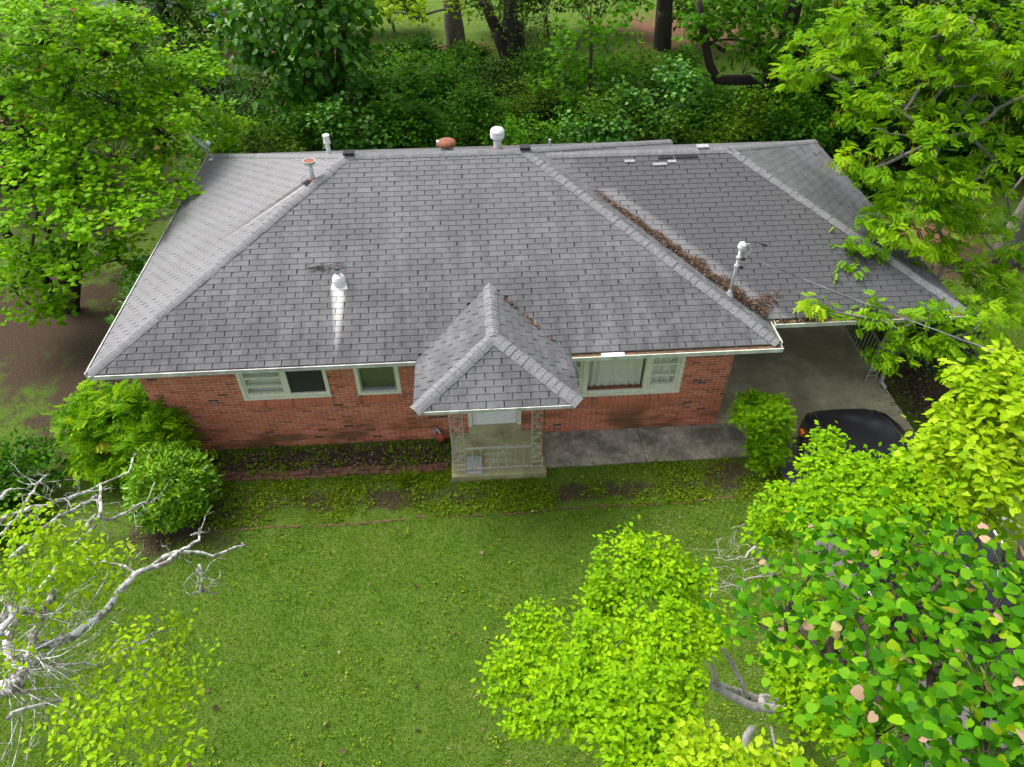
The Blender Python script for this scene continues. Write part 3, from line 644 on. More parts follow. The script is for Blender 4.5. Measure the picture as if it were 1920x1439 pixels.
for i, (o, u, v, n, q, v0, isf, mid, g) in enumerate(tabs):
    if i in single_t:
        ob = link('shingle', random.choice(tvar), RF)
        ob.matrix_local = Matrix(((u[0], v[0], n[0], mid[0]), (u[1], v[1], n[1], mid[1]), (u[2], v[2], n[2], mid[2]), (0, 0, 0, 1)))
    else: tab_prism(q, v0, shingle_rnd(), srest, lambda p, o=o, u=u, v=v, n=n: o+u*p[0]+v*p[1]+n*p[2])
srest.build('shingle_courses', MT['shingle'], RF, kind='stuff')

# hip and ridge caps: folded tabs lapped uphill
caps = []
def cap_line(a, b, n1, n2, step=.135, wd=.125, lift=.008):
    a = np.array(a, float); b = np.array(b, float); d = unit(b-a); ln = np.linalg.norm(b-a); k = int(ln/step)
    for i in range(k):
        caps.append((a+d*(i*step), d, np.array(n1, float), np.array(n2, float), wd, lift))
    return
nF = unit(np.array([0, -S, 1.])); nL = unit(np.array([-S, 0, 1.])); nR = unit(np.array([S, 0, 1.])); nB = unit(np.array([0, S, 1.]))
cap_line((EX0, EY0, ZE), (RX0, RY, ZR), nL, nF); cap_line((EX1, EY0, ZE), (RX1, RY, ZR), nF, nR); cap_line((EX0, EY1, ZE), (RX0, RY, ZR), nB, nL); cap_line((EX1, EY1, ZE), (RX1, RY, ZR), nR, nB)
cap_line((RX0, RY, ZR), (RX1, RY, ZR), nB, nF); cap_line((CRX, CRY, CZR), (VX, CRY, CZR), nF, nB)
cap_line((CX1, CY0, ZC), (CRX, CRY, CZR), nF, nR); cap_line((CX1, CY1, ZC), (CRX, CRY, CZR), nR, nB)
sF = (PZR-PZ)/(PYP-PY0); sX = (PZR-PZ)/(PXM-PX0); pF = unit(np.array([0, -sF, 1.])); pL = unit(np.array([-sX, 0, 1.])); pR = unit(np.array([sX, 0, 1.]))
ncap0 = len(caps)
cap_line((PX0, PY0, PZ), (PXM, PYP, PZR), pL, pF, .13, .135); cap_line((PX1, PY0, PZ), (PXM, PYP, PZR), pF, pR, .13, .135); cap_line((PXM, PYP, PZR), (PXM, PVY, PZR), pR, pL, .075, .13)
def cap_mesh(d, n1, n2, wd, lift, rnd, mb, at0=np.zeros(3)):
    s1 = unit(np.cross(n1, d)); s2 = unit(np.cross(d, n2)); up = unit(n1+n2)
    if s1@(n1-n2) < 0: s1 = -s1
    if s2@(n2-n1) < 0: s2 = -s2
    rows = []
    for t, h in ((-.02, lift+.016), (.20, lift+.002)):
        c0 = at0+d*t; rows.append([c0+s1*wd+n1*h*.8, c0+s1*wd*.5+n1*(h+.01), c0+up*(h+.012), c0+s2*wd*.5+n2*(h+.01), c0+s2*wd+n2*h*.8])
    vs = [p for r_ in rows for p in r_]+[p-up*.022 for p in rows[0]]
    fs = [(i, i+1, 6+i, 5+i) for i in range(4)]+[(10+i, 11+i, i+1, i) for i in range(4)]+[(0, 5, 10), (9, 4, 14)]
    mb._add(vs, fs, rnd)
order = sorted(range(len(caps)), key=lambda i: -pix_area([caps[i][0], caps[i][0]+caps[i][1]*.13, caps[i][0]+caps[i][1]*.13+np.array([.1, 0, 0]), caps[i][0]+np.array([.1, 0, 0])]) - (1e4 if i >= ncap0 else 0))
csel = set(order[:260]); crest = MB(); ccache = {}
for i, (p, d, n1, n2, wd, lift) in enumerate(caps):
    if i in csel:
        key = (tuple(np.round(d, 3)), tuple(np.round(n1, 3)), random.randrange(5))
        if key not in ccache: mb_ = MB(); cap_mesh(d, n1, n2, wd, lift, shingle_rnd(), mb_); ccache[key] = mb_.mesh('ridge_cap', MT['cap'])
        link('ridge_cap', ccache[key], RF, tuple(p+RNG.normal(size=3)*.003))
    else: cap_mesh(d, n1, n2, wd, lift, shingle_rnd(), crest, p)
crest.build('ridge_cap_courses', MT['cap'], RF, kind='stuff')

# fascia and gutters
fa = MB()
fa.box((EX0+.02, EY0+.02, ZE-.165), (EX1-.02, EY0+.045, ZE-.025)).box((EX0+.02, EY0+.046, ZE-.165), (EX0+.045, EY1-.046, ZE-.025)).box((EX1-.045, EY0+.046, ZE-.165), (EX1-.02, CY0, ZE-.025)).box((EX0+.02, EY1-.045, ZE-.165), (EX1-.02, EY1-.02, ZE-.025))
fa.box((EX1, CY0+.02, ZC-.13), (CX1-.02, CY0+.045, ZC-.02)).box((CX1-.045, CY0+.046, ZC-.13), (CX1-.02, CY1-.046, ZC-.02)).box((EX1, CY1-.045, ZC-.13), (CX1-.02, CY1-.02, ZC-.02))
fa.box((PX0+.02, PY0+.02, PZ-.135), (PX1-.02, PY0+.045, PZ-.022)).box((PX0+.02, PY0+.046, PZ-.135), (PX0+.045, -.46, PZ-.022)).box((PX1-.045, PY0+.046, PZ-.135), (PX1-.02, -.46, PZ-.022))
fa.build('fascia', MT['gutter'], RF)
def gutter(a, b, out, label, mat='gutter', wd=.105, top=-.035, inside=True, h=.075, silt=.045):
    a = np.array(a, float); b = np.array(b, float); o = np.array(out, float); d = unit(b-a); z = np.array([0, 0, 1.])
    def bar(o0, o1, z0, z1, ext=0):
        p = [a-d*ext, b+d*ext]
        return [p[0]+o*o0+z*z0, p[1]+o*o0+z*z0, p[1]+o*o1+z*z0, p[0]+o*o1+z*z0, p[0]+o*o0+z*z1, p[1]+o*o0+z*z1, p[1]+o*o1+z*z1, p[0]+o*o1+z*z1]
    m = MB(); m.hexa(bar(.0, .006, top-h, top)).hexa(bar(.006, wd-.006, top-h, top-h+.006)).hexa(bar(wd-.006, wd, top-h, top)).hexa(bar(wd-.014, wd+.006, top, top+.012))
    for p in (a, b): m.hexa([q+p for q in (o*.006-d*.004+z*(top-h+.006), o*.006+d*.004+z*(top-h+.006), o*(wd-.006)+d*.004+z*(top-h+.006), o*(wd-.006)-d*.004+z*(top-h+.006), o*.006-d*.004+z*top, o*.006+d*.004+z*top, o*(wd-.006)+d*.004+z*top, o*(wd-.006)-d*.004+z*top)])
    g = m.build('gutter', MT[mat], RF, label=label)
    if inside:
        s_ = MB(); s_.hexa(bar(.008, wd-.009, top-h+.008, top-h+silt)); s_.build('gutter_silt', MT['gutter_in'], g)
    return g
gutter((EX0, EY0, ZE), (PX0-.02, EY0, ZE), (0, -1, 0), 'white gutter along the eave above the bedroom windows', wd=.075, top=-.03)
gutter((PX1+.02, EY0, ZE), (EX1+.06, EY0, ZE), (0, -1, 0), 'open gutter with dark silt above the picture window', 'gutter_green', .165, -.03, silt=.058)
gutter((EX0, EY1, ZE), (EX0, EY0, ZE), (-1, 0, 0), 'rust-edged gutter along the side eave', wd=.09, top=-.03)
gutter((EX1, EY0+.005, ZE), (EX1, CY0-.02, ZE), (1, 0, 0), 'short gutter at the corner beside the carport', 'gutter_green', .10, -.03)
gutter((EX1+.15, CY0, ZC), (CX1, CY0, ZC), (0, -1, 0), 'rusty brown gutter along the carport front', 'gutter_green', .20, -.03, silt=.058)
gutter((PX0+.03, PY0, PZ), (PX1-.05, PY0, PZ), (0, -1, 0), 'narrow white trim along the porch eave', wd=.05, top=-.03, inside=False, h=.06)
# a torn strip of flashing and a bent downspout outlet beside the porch roof
MB().tube([(8.02, -.60, 2.53), (8.09, -.62, 2.36), (8.14, -.63, 2.22), (8.06, -.63, 2.16)], .022, 6).build('bent_flashing', MT['galv'], RF)
MB().hexa([(8.55, EY0-.165, ZE-.026), (8.97, EY0-.165, ZE-.026), (8.97, EY0-.07, ZE-.022), (8.55, EY0-.07, ZE-.022), (8.55, EY0-.165, ZE-.018), (8.97, EY0-.165, ZE-.018), (8.97, EY0-.07, ZE-.014), (8.55, EY0-.07, ZE-.014)]).build('loose_gutter_cover', MT['white'], RF)

# roof vents and pipes
def onF(x, y): return (x, y, ZE+S*(y-EY0))
p = onF(3.77, 1.10)
v1 = MB(); v1.hexa([(-.16, -.15, -.06), (.16, -.15, -.06), (.13, .06, .02), (-.13, .06, .02), (-.15, -.14, -.044), (.15, -.14, -.044), (.12, .05, .034), (-.12, .05, .034)]); v1.lathe([(.13, -.02), (.125, .09), (.10, .15), (.055, .19), (.045, .20)], n=18)
vv = v1.build('plumbing_vent', MT['pvc'], RF, p, smooth=False, label='white plumbing vent collar with black-topped pipe')
MB().lathe([(.042, .15), (.042, .30)], n=14).build('vent_pipe', MT['galv'], vv); MB().lathe([(.046, .301), (.046, .335)], n=14).build('vent_rim', MT['black'], vv)
p = (3.12, 3.50, ZE+S*(3.12-EX0))
v2 = MB(); v2.lathe([(.075, -.06), (.055, .0), (.05, .10), (.045, .12), (.045, .36)], n=14); v2o = v2.build('flue_pipe', MT['galv'], RF, p, smooth=True, label='grey flue pipe with rusty pan cap near the hip')
MB().lathe([(.05, .34), (.115, .355), (.125, .42), (.115, .42), (.10, .38)], n=18).build('flue_cap', MT['galv'], v2o); MB().lathe([(.112, .395), (.112, .405)], n=18).build('rust_pan', MT['rust'], v2o)
MB().lathe([(.10, -.05), (.088, .02), (.055, .045)], n=14).build('flue_boot', MT['rust'], v2o)
q0 = np.array([2.95, 3.40, ZE+S*(2.95-EX0)+.022]); q1 = np.array([1.55, 2.62, ZE+S*(1.55-EX0)+.022]); sdv = unit(np.cross(q1-q0, nL))
MB().hexa([q0+sdv*.16, q0+sdv*.16+np.array([.1, .05, .04]), q0-sdv*.10+np.array([.1, .05, .04]), q0-sdv*.10, q0+sdv*.16+nL*.09, q0+sdv*.16+np.array([.1, .05, .04])+nL*.09, q0-sdv*.10+np.array([.1, .05, .04])+nL*.09, q0-sdv*.10+nL*.09]).build('flashing_block', plain('grey_slate', (.11, .11, .115), .8), RF)
def backz(y): return ZR-S*(y-RY)
v3 = MB(); v3.lathe([(.06, -.1), (.048, 0), (.048, .24), (.075, .25), (.075, .29), (.068, .30), (.068, .40), (.075, .41), (.07, .43), (.02, .435)], n=16)
v3.build('vent_pipe', MT['pvc'], RF, (3.33, 4.55, backz(4.55)-.0+.02), smooth=False, label='white capped vent pipe behind the ridge beside the flue')
v4 = MB(); v4.lathe([(.17, -.12), (.155, 0), (.155, .10), (.15, .11)], n=20); v4o = v4.build('turbine_vent', MT['galv'], RF, (5.85, 4.75, backz(4.75)+.04), label='low round metal vent with rusty red dome')
MB().lathe([(.155, .10), (.205, .11), (.215, .14), (.19, .19), (.12, .225), (.02, .235)], n=20).build('vent_dome', MT['rust'], v4o, smooth=True)
MB().box((-.218, -.05, .12), (-.16, .05, .20)).build('dome_clip', MT['pvc'], v4o)
v5 = MB(); v5.lathe([(.11, -.1), (.085, .02), (.085, .20), (.13, .24), (.155, .27), (.155, .34), (.14, .35), (.14, .36), (.155, .37), (.155, .41), (.12, .455), (.02, .465)], n=20)
v5o = v5.build('vent_stack', MT['pvc'], RF, (6.96, 4.75, backz(4.75)+.02), smooth=False, label='stout white capped vent stack on the ridge')
MB().lathe([(.155, -.06), (.13, .0), (.09, .03)], n=16).build('vent_boot', MT['rust'], v5o)
MB().lathe([(.028, -.1), (.028, .24)], n=10).build('thin_pipe', MT['galv'], RF, (8.15, 5.1, backz(5.1)+.05-.1))
for (x, y, z) in ((RX0+.03, RY+.02, ZR+.03), (RX1+.02, RY+.02, ZR+.03)):
    MB().box((-.11, -.09, 0), (.11, .09, .045)).build('ridge_saddle', MT['deck'], RF, (x, y, z))
MB().box((-.13, -.08, 0), (.13, .08, .035)).build('ridge_patch', MT['patch'], RF, (11.35, CRY+.05, CZR+.025))
for (x, v_, w_) in ((9.72, .26, .22), (10.35, .36, .3), (10.62, .30, .18), (10.95, .20, .5), (10.5, .20, .32)):
    y = CRY-v_; MB().hexa([(-w_/2, -.03, -.012), (w_/2, -.03, -.012), (w_/2, .03, .014), (-w_/2, .03, .014), (-w_/2, -.03, -.004), (w_/2, -.03, -.004), (w_/2, .03, .022), (-w_/2, .03, .022)]).build('patch_strip', MT['patch' if v_ > .22 else 'deck'], RF, (x, y, CZR-S*v_+.022))

# porch ironwork: two lattice columns and a railing
def scroll(cx, cz, r, turn=1.6, s=1, a0=0, n=18):
    return [np.array((cx+s*r*(1-.75*t)*math.cos(a0+turn*2*math.pi*t), 0, cz+r*(1-.75*t)*math.sin(a0+turn*2*math.pi*t))) for t in np.linspace(0, 1, n)]
def column(x0, x1, y, z0, z1, label, along='x', nscroll=7):
    o = MB(); P3 = (lambda a, z: (a, y, z)) if along == 'x' else (lambda a, z: (y, a, z))
    root = None
    def bar(a):
        c = P3(a, 0); return MB().box((c[0]-.0105, c[1]-.0105, z0), (c[0]+.0105, c[1]+.0105, z1))
    root = bar(x0).build('iron_column', MT['iron'], house, label=label); bar(x1).build('column_bar', MT['iron'], root)
    for z in (z0+.06, z0+.20, z1-.08):
        a, b = P3(x0+.0105, z), P3(x1-.0105, z); MB().box((min(a[0], b[0])-(0 if along == 'x' else .009), min(a[1], b[1])-(.009 if along == 'x' else 0), z-.010), (max(a[0], b[0])+(0 if along == 'x' else .009), max(a[1], b[1])+(.009 if along == 'x' else 0), z+.010)).build('column_tie', MT['iron'], root)
    m = MB(); h = (z1-z0-.36)/nscroll; w_ = x1-x0
    for k in range(nscroll):
        zc = z0+.24+h*(k+.5); s = 1 if k % 2 else -1
        m.tube([P3(x0+.01+w_*.02, zc-h*.45*s), P3(x1-.01-w_*.02, zc+h*.45*s)], .008, 5)
        for sg in (1, -1):
            m.tube([P3(q[0], q[2]) for q in scroll((x0+x1)/2+sg*w_*.2, zc-sg*s*h*.2, min(w_, h)*.24, s=sg*s)], .007, 4)
    m.build('column_scrolls', MT['iron'], root, smooth=False)
    return root
column(5.74, 5.965, -1.08, .16, PZ-.13, 'iron scroll column at the porch corner beside the flower bed')
column(7.26, 7.475, -1.08, .16, PZ-.13, 'iron scroll column with rusty bar at the porch corner beside the walk')
MB().box((7.468, -1.098, .5), (7.492, -1.094, 2.2)).build('rust_stain', MT['rust'], house)
rl = MB(); rl.box((5.978, -1.098, .80), (7.247, -1.062, .835)); rl_o = rl.build('porch_railing', MT['iron'], house, label='low white iron porch railing with twisted bars and scrolls')
MB().box((5.978, -1.095, .225), (7.247, -1.065, .250)).build('bottom_rail', MT['iron'], rl_o)
for k in range(7):
    x = 6.12+k*.165; MB().tube([(x+.004*math.sin(z*60), -1.08+.004*math.cos(z*60), z) for z in np.linspace(.25, .80, 14)], .0085, 5).build('baluster', MT['iron'], rl_o)
sm = MB()
for cx, sg in ((6.615, 1), (6.615, -1), (6.45, 1), (6.78, -1), (6.45, -1), (6.78, 1)):
    for cz, s2 in ((.43, 1), (.62, -1)): sm.tube([q+np.array((0, -1.08, 0)) for q in scroll(cx+sg*.04, cz, .055, s=sg*s2)], .006, 4)
sm.tube([(6.50, -1.08, .33), (6.73, -1.08, .75)], .008, 5); sm.tube([(6.73, -1.08, .33), (6.50, -1.08, .75)], .008, 5)
sm.build('railing_scrolls', MT['iron'], rl_o)

# carport: floor, columns, railing
column(15.02, 15.24, 1.06, .02, ZC-.12, 'iron lattice column at the open carport corner')
column(1.10, 1.32, 15.27, .02, ZC-.12, 'side panel of the carport corner column', along='y')
for yy in (4.1, 7.3): column(yy, yy+.22, 15.27, .02, ZC-.12, 'carport side column %s' % ('midway along the railing' if yy < 5 else 'at the rear corner'), along='y')
MB().tube([(15.30, 1.0, 2.45), (15.33, 1.0, .30), (15.33, .95, .12), (15.38, .80, .05)], .045, 8).build('downspout', MT['galv'], house)
cr = MB(); cr.box((15.255, 1.33, .83), (15.285, 7.29, .86)); cr_o = cr.build('carport_railing', MT['iron'], house, label='iron railing along the side of the carport')
MB().box((15.258, 1.33, .10), (15.282, 7.29, .125)).build('bottom_rail', MT['iron'], cr_o)
for k in range(46): MB().box((15.262, 1.45+k*.128-.007, .125), (15.278, 1.45+k*.128+.007, .83)).build('baluster', MT['iron'], cr_o)
#@@PAVING
cf = MB(); cf.box((11.305, .004, -.05), (15.42, 7.6, .020)).box((11.80, -.46, -.05), (15.42, -.004, .019)); cf.build('carport_floor', MT['drive'], kind='structure')
wk = MB(); wk.box((7.575, -.965, -.05), (9.60, -.016, .036)).box((9.612, -.96, -.05), (11.20, -.016, .034)).box((11.21, -.955, -.05), (11.79, -.016, .033))
wk.build('front_walk', MT['walk'], kind='structure')
dv = MB(); dv.box((12.25, -40, -.05), (15.45, -.475, .010)); dv.build('driveway', MT['asphalt'], kind='structure')
# door mat, gas valve by the wall
mt_ = MB(); mt_.box((5.99, -1.17, .161), (6.30, -.70, .185)); o = mt_.build('paving_slab', MT['paver'], label='grey square paver lying behind the porch railing', category='paver'); bevel(o, .006)
gv = thing('gas_valve', 'small red gas valve against the brick wall beside the porch', 'valve', (5.47, -.14, 0))
MB().lathe([(.03, 0), (.03, .10), (.07, .11), (.085, .15), (.085, .24), (.06, .28), (.025, .29)], n=14).build('valve_body', MT['redpaint'], gv, smooth=True)
MB().tube([(-.10, .08, .0), (-.10, .08, .30), (-.06, .06, .36), (0, .0, .30)], .016, 7).build('riser_pipe', MT['galv'], gv); MB().lathe([(.045, 0), (.045, .05)], (-.10, .08, .30), 10).build('shutoff', MT['galv'], gv)

# brick edging of the flower bed, and the sunken edging across the lawn
MT['edging'] = plain('bed_edging_brick', (.125, .060, .036), .95, var=.6, scale=7, bump=.4)
be = thing('bed_edging', 'low row of red bricks edging the flower bed by the wall', 'edging', (1.0, -.86, 0))
ev = [MB().box((-.098, -.05, -.05), (.098, .05, random.uniform(.035, .055)), random.random()).mesh('brick', MT['edging']) for _ in range(6)]
for row, (yy, zz) in enumerate(((0, 0), (.112, .03))):
    for k in range(22):
        b = link('brick', random.choice(ev), be, (k*.21+.1*row+random.uniform(-.01, .01), yy+random.uniform(-.012, .012)+.03*math.sin(k*.6), zz*.3-.018+random.uniform(-.022, .012))); b.rotation_euler = (random.uniform(-.06, .06), random.uniform(-.04, .04), random.uniform(-.07, .07))
ev = [MB().box((-.098, -.05, -.05), (.098, .05, random.uniform(.035, .055)), random.random()).mesh('brick', plain('buried_brick', (.105, .055, .033), .95, var=.6, scale=9)) for _ in range(4)]
le = thing('lawn_edging', 'thin half-buried line of bricks crossing the lawn', 'edging', (1.5, -2.08, 0))
for k in range(47):
    b = link('brick', random.choice(ev), le, (k*.212, .03*math.sin(k*.45)+k*.0024+random.uniform(-.012, .012), -.040+random.uniform(-.010, .012))); b.rotation_euler.z = random.uniform(-.08, .08); b.scale = (1, .42, 1)

MT['cable'] = plain('dull_cable', (.13, .13, .135), .6, .2, var=.5, scale=3)
# ------------------------------------------------------------------ things on the roof
dish = thing('satellite_dish', 'small grey satellite dish on the far roof corner by the bright tree', 'satellite dish', (-.33, 7.80, ZE+S*.22))
MB().tube([(0, 0, 0), (-.02, .02, .10), (-.14, -.05, .26), (-.20, -.05, .34)], .024, 8).build('mast', MT['galv'], dish); MB().box((-.09, -.06, -.02), (.09, .06, .012)).build('foot', MT['galv'], dish)
MB().lathe([(.04, 0), (.17, .018), (.26, .05), (.30, .075), (.295, .082), (.25, .058), (.04, .012)], (-.22, -.08, .44), 24, ax=(.66, .36, .60)).build('reflector', MT['galv'], dish, smooth=True)
MB().tube([(-.20, -.06, .34), (-.02, -.12, .36), (.12, -.16, .50)], .014, 6).build('feed_arm', MT['galv'], dish); MB().lathe([(.03, 0), (.055, .03), (.055, .10), (.04, .12)], (.10, -.15, .48), 12, ax=(-.6, .2, .4)).build('feed_horn', MT['pvc'], dish)
ms = (11.23, .74, 2.86); mast = thing('service_mast', 'grey electrical service mast rising through the roof valley', 'service mast', ms)
MB().lathe([(.029, -.25), (.029, 1.02)], n=12).build('conduit', MT['galv'], mast, smooth=True); MB().lathe([(.09, -.02), (.06, .03), (.036, .10)], n=12).build('boot', MT['galv'], mast)
MB().lathe([(.06, 0), (.075, .03), (.07, .10), (.03, .14)], (0, 0, 1.02), 12, ax=(.15, 0, 1)).build('weatherhead', MT['pvc'], mast)
for z, r in ((.62, .05), (.80, .05)): MB().lathe([(.05, 0), (.05, .05)], (0, 0, z), 10).build('clamp', MT['galv'], mast); MB().lathe([(.022, 0), (.03, .02), (.03, .06), (.02, .08)], (.04, -.02, z+.02), 8, ax=(1, -.3, -.1)).build('insulator', MT['black'], mast)
MB().tube([(.02, 0, 1.12), (.12, -.03, 1.14), (.17, -.05, 1.02), (.12, -.04, .86)], .012, 6).build('drip_loop', MT['galv'], mast); MB().tube([(.05, 0, 1.16), (.25, -.02, 1.16), (.36, -.05, 1.13)], .008, 5).build('wire_tail', MT['black'], mast)
MB().tube([(.34, -.05, 1.135), (.44, -.07, 1.115)], .022, 8).build('splice', MT['black'], mast)
A = np.array(ms)+np.array((.14, -.04, .88)); Bp = at(1925, 648, z=4.55); far = A+(Bp-A)*2.6
pts = [A+(far-A)*t+np.array((0, 0, -.55*4*t*(1-t)*.5)) for t in np.linspace(0, 1, 26)]
# sag so that the span still passes through the sighted point
tb_ = MB(); tb_.tube([q-A for q in pts], .009, 6); cable = tb_.build('power_cable', MT['cable'], None, tuple(A), smooth=True, label='grey service cable sloping from the roof mast over the carport', category='cable')
MB().tube([np.array(q-A)+np.array((.012*math.sin(i*2.1), .012*math.cos(i*2.1), .018*math.sin(i*1.3))) for i, q in enumerate(pts)], .007, 5).build('twisted_wire', MT['black'], cable)

# dead leaves packed in the roof valley
def chips(n, posf, size, name, label, mat='litter', flat=.6, cat=None, tpl=DIAMOND):
    P = np.array([posf() for _ in range(n)]); ax = unit(RNG.normal(size=(n, 3))*np.array([1, 1, .25])); nm = unit(RNG.normal(size=(n, 3))*flat+np.array([0, 0, 1]))
    V, T = leaf_arrays(tpl, P, ax, nm, size*RNG.uniform(.5, 1.3, n)); R = np.repeat(RNG.random(n), len(tpl[0]))
    return link(name, tri_mesh(name, V, T, R, MT[mat]), None, label=label, kind='stuff')
va, vb = np.array((8.85, CY0+(11.763-8.85))), np.array((11.80, CY0))
def valley():
    t = random.random()**.6; c = va+(vb-va)*t; wid = .04+.30*t*(.25+.75*math.sin(t*17+.6)**2)*(.7+.3*math.sin(t*53))+(.22 if t > .93 else 0)
    k = abs(random.gauss(0, .55)); k = min(k, 1.2)
    q = c+np.array((.70, .70))*(k*wid+random.uniform(-.05, .03)) if t < .995 else c
    z = max(ZC+S*(q[1]-CY0), ZE+S*(EX1-q[0]))+.02+random.random()**2*.06*(1.3-k)*(.5+t)
    return (q[0]+random.gauss(0, .02), q[1]+random.gauss(0, .02), z)
chips(7000, valley, .07, 'valley_leaf_litter', 'brown dead leaves and twigs piled along the roof valley', tpl=(np.array([(0, 0, 0), (.10, .5, .02), (0, 1, 0), (-.10, .5, .02)]), np.array([(0, 1, 2), (0, 2, 3)])))
def gut():
    x = random.choice((random.uniform(12.0, 13.0), random.uniform(12.0, 15.7))); return (x, CY0-random.uniform(.02, .12), ZC-.07+random.random()*.04)
chips(900, gut, .06, 'gutter_leaf_litter', 'dead leaves lying in the carport gutter')
def pv():
    t = random.choice((.25, .3, .33, .5, .56, .6, .8))+random.gauss(0, .025); x = PXM+(PX1-PXM)*t; y = PVY-(PVY+.46)*t
    return (x+random.gauss(0, .015)-.03, y+random.gauss(0, .02)-.03, ZE+S*(y-EY0)+.025+random.random()*.02)
chips(260, pv, .05, 'porch_valley_litter', 'pale brown leaf crumbs in the valley beside the porch roof')
tw = MB()
for k in range(26):
    a = np.array((3.42+random.gauss(0, .09), 1.40+random.gauss(0, .03), 0)); d = RNG.normal(size=3)*np.array((.14, .05, .0)); b_ = a+d
    for q in (a, b_): q[2] = ZE+S*(q[1]-EY0)+.03+random.random()*.04
    tw.tube([a, (a+b_)/2+np.array((0, 0, .01)), b_], .006, 4)
tw.build('twig_clump', MT['bark_brown'], None, label='small clump of dead twigs on the roof near the white vent', category='twigs')
fr = MB()
for dx, dy in ((.10, .05), (-.07, .08), (.02, -.12), (-.12, -.04), (.12, -.06)): fr.tube([(0, 0, 0), (dx*.6, dy*.6, .05), (dx, dy, .02)], .008, 4)
fr.build('fallen_sprig', MT['bark_grey'], None, (15.19, 6.54, ZC+S*(CX1-15.19)+.02), label='dry fallen sprig on the far carport slope', category='twig')
st = MB(); a = at(545, 410, z=3.9); 
# ------------------------------------------------------------------ car with driver
car = thing('parked_car', 'black car parked nose to the carport under the lime-green trees', 'car', (13.58, -3.0, 0.012))
sec = [  # y, half width, z low, z belt, z top, top half width
    (2.54, .52, .42, .66, .70, .44), (2.48, .72, .30, .74, .79, .60), (2.30, .86, .24, .80, .87, .74), (1.90, .93, .22, .88, .96, .80), (1.35, .95, .22, .92, 1.03, .80), (1.05, .95, .22, .95, 1.06, .80),
    (.30, .95, .22, .98, 1.50, .66), (-.30, .95, .22, 1.00, 1.66, .62), (-1.2, .95, .22, 1.02, 1.69, .62), (-1.95, .94, .24, 1.02, 1.64, .60), (-2.25, .92, .26, 1.02, 1.30, .72), (-2.42, .88, .34, .98, 1.02, .78), (-2.46, .80, .42, .80, .84, .70)]
def ring(y, hw, zl, zb, zt, tw_):
    return [(-hw*.88, y, zl), (-hw, y, zl+.16), (-hw*1.0, y, (zl+zb)/2+.08), (-hw*.97, y, zb), (-tw_*1.02, y, zt-.05), (-tw_*.82, y, zt), (0, y, zt+.02), (tw_*.82, y, zt), (tw_*1.02, y, zt-.05), (hw*.97, y, zb), (hw*1.0, y, (zl+zb)/2+.08), (hw, y, zl+.16), (hw*.88, y, zl)]
cb = MB(); rs = [ring(*q) for q in sec]; n = 13; vs = [p for r_ in rs for p in r_]
fs = []
WINDOWS = {(6, 3), (7, 3), (8, 3), (6, 8), (7, 8), (8, 8)}
for i in range(len(rs)-1):
    for k in range(n-1):
        if (i, k) in WINDOWS: continue
        fs.append((i*n+k, i*n+k+1, (i+1)*n+k+1, (i+1)*n+k))
fs.append(tuple(range(n))); fs.append(tuple((len(rs)-1)*n+k for k in range(n-1, -1, -1)))
cb._add(vs, fs); body = cb.build('body', MT['car'], car, smooth=True)
sb = body.modifiers.new('edge', 'EDGE_SPLIT'); sb.split_angle = math.radians(38)
def quad(name, pts, mat, off=(0, 0, 0)): return MB().poly([tuple(np.array(q)+off) for q in pts]).build(name, MT[mat], car)
R5, R6 = rs[5], rs[6]
quad('windshield', [tuple(np.array(R5[4])*.5+np.array(R5[5])*.5), tuple(np.array(R5[8])*.5+np.array(R5[7])*.5), tuple(np.array(R6[7])*1.0), tuple(np.array(R6[5])*1.0)], 'car_glass', (0, .02, .03))
for i in (6, 7, 8):
    for k, sg in ((3, -1), (8, 1)):
        if i == 6 and sg == -1: continue          # the driver's window is down
        quad('side_window', [rs[i][k], rs[i][k+1], rs[i+1][k+1], rs[i+1][k]], 'car_glass', (-sg*.012, 0, 0))
quad('rear_window', [rs[9][5], rs[9][7], rs[10][7], rs[10][5]], 'car_glass', (0, -.01, .02))
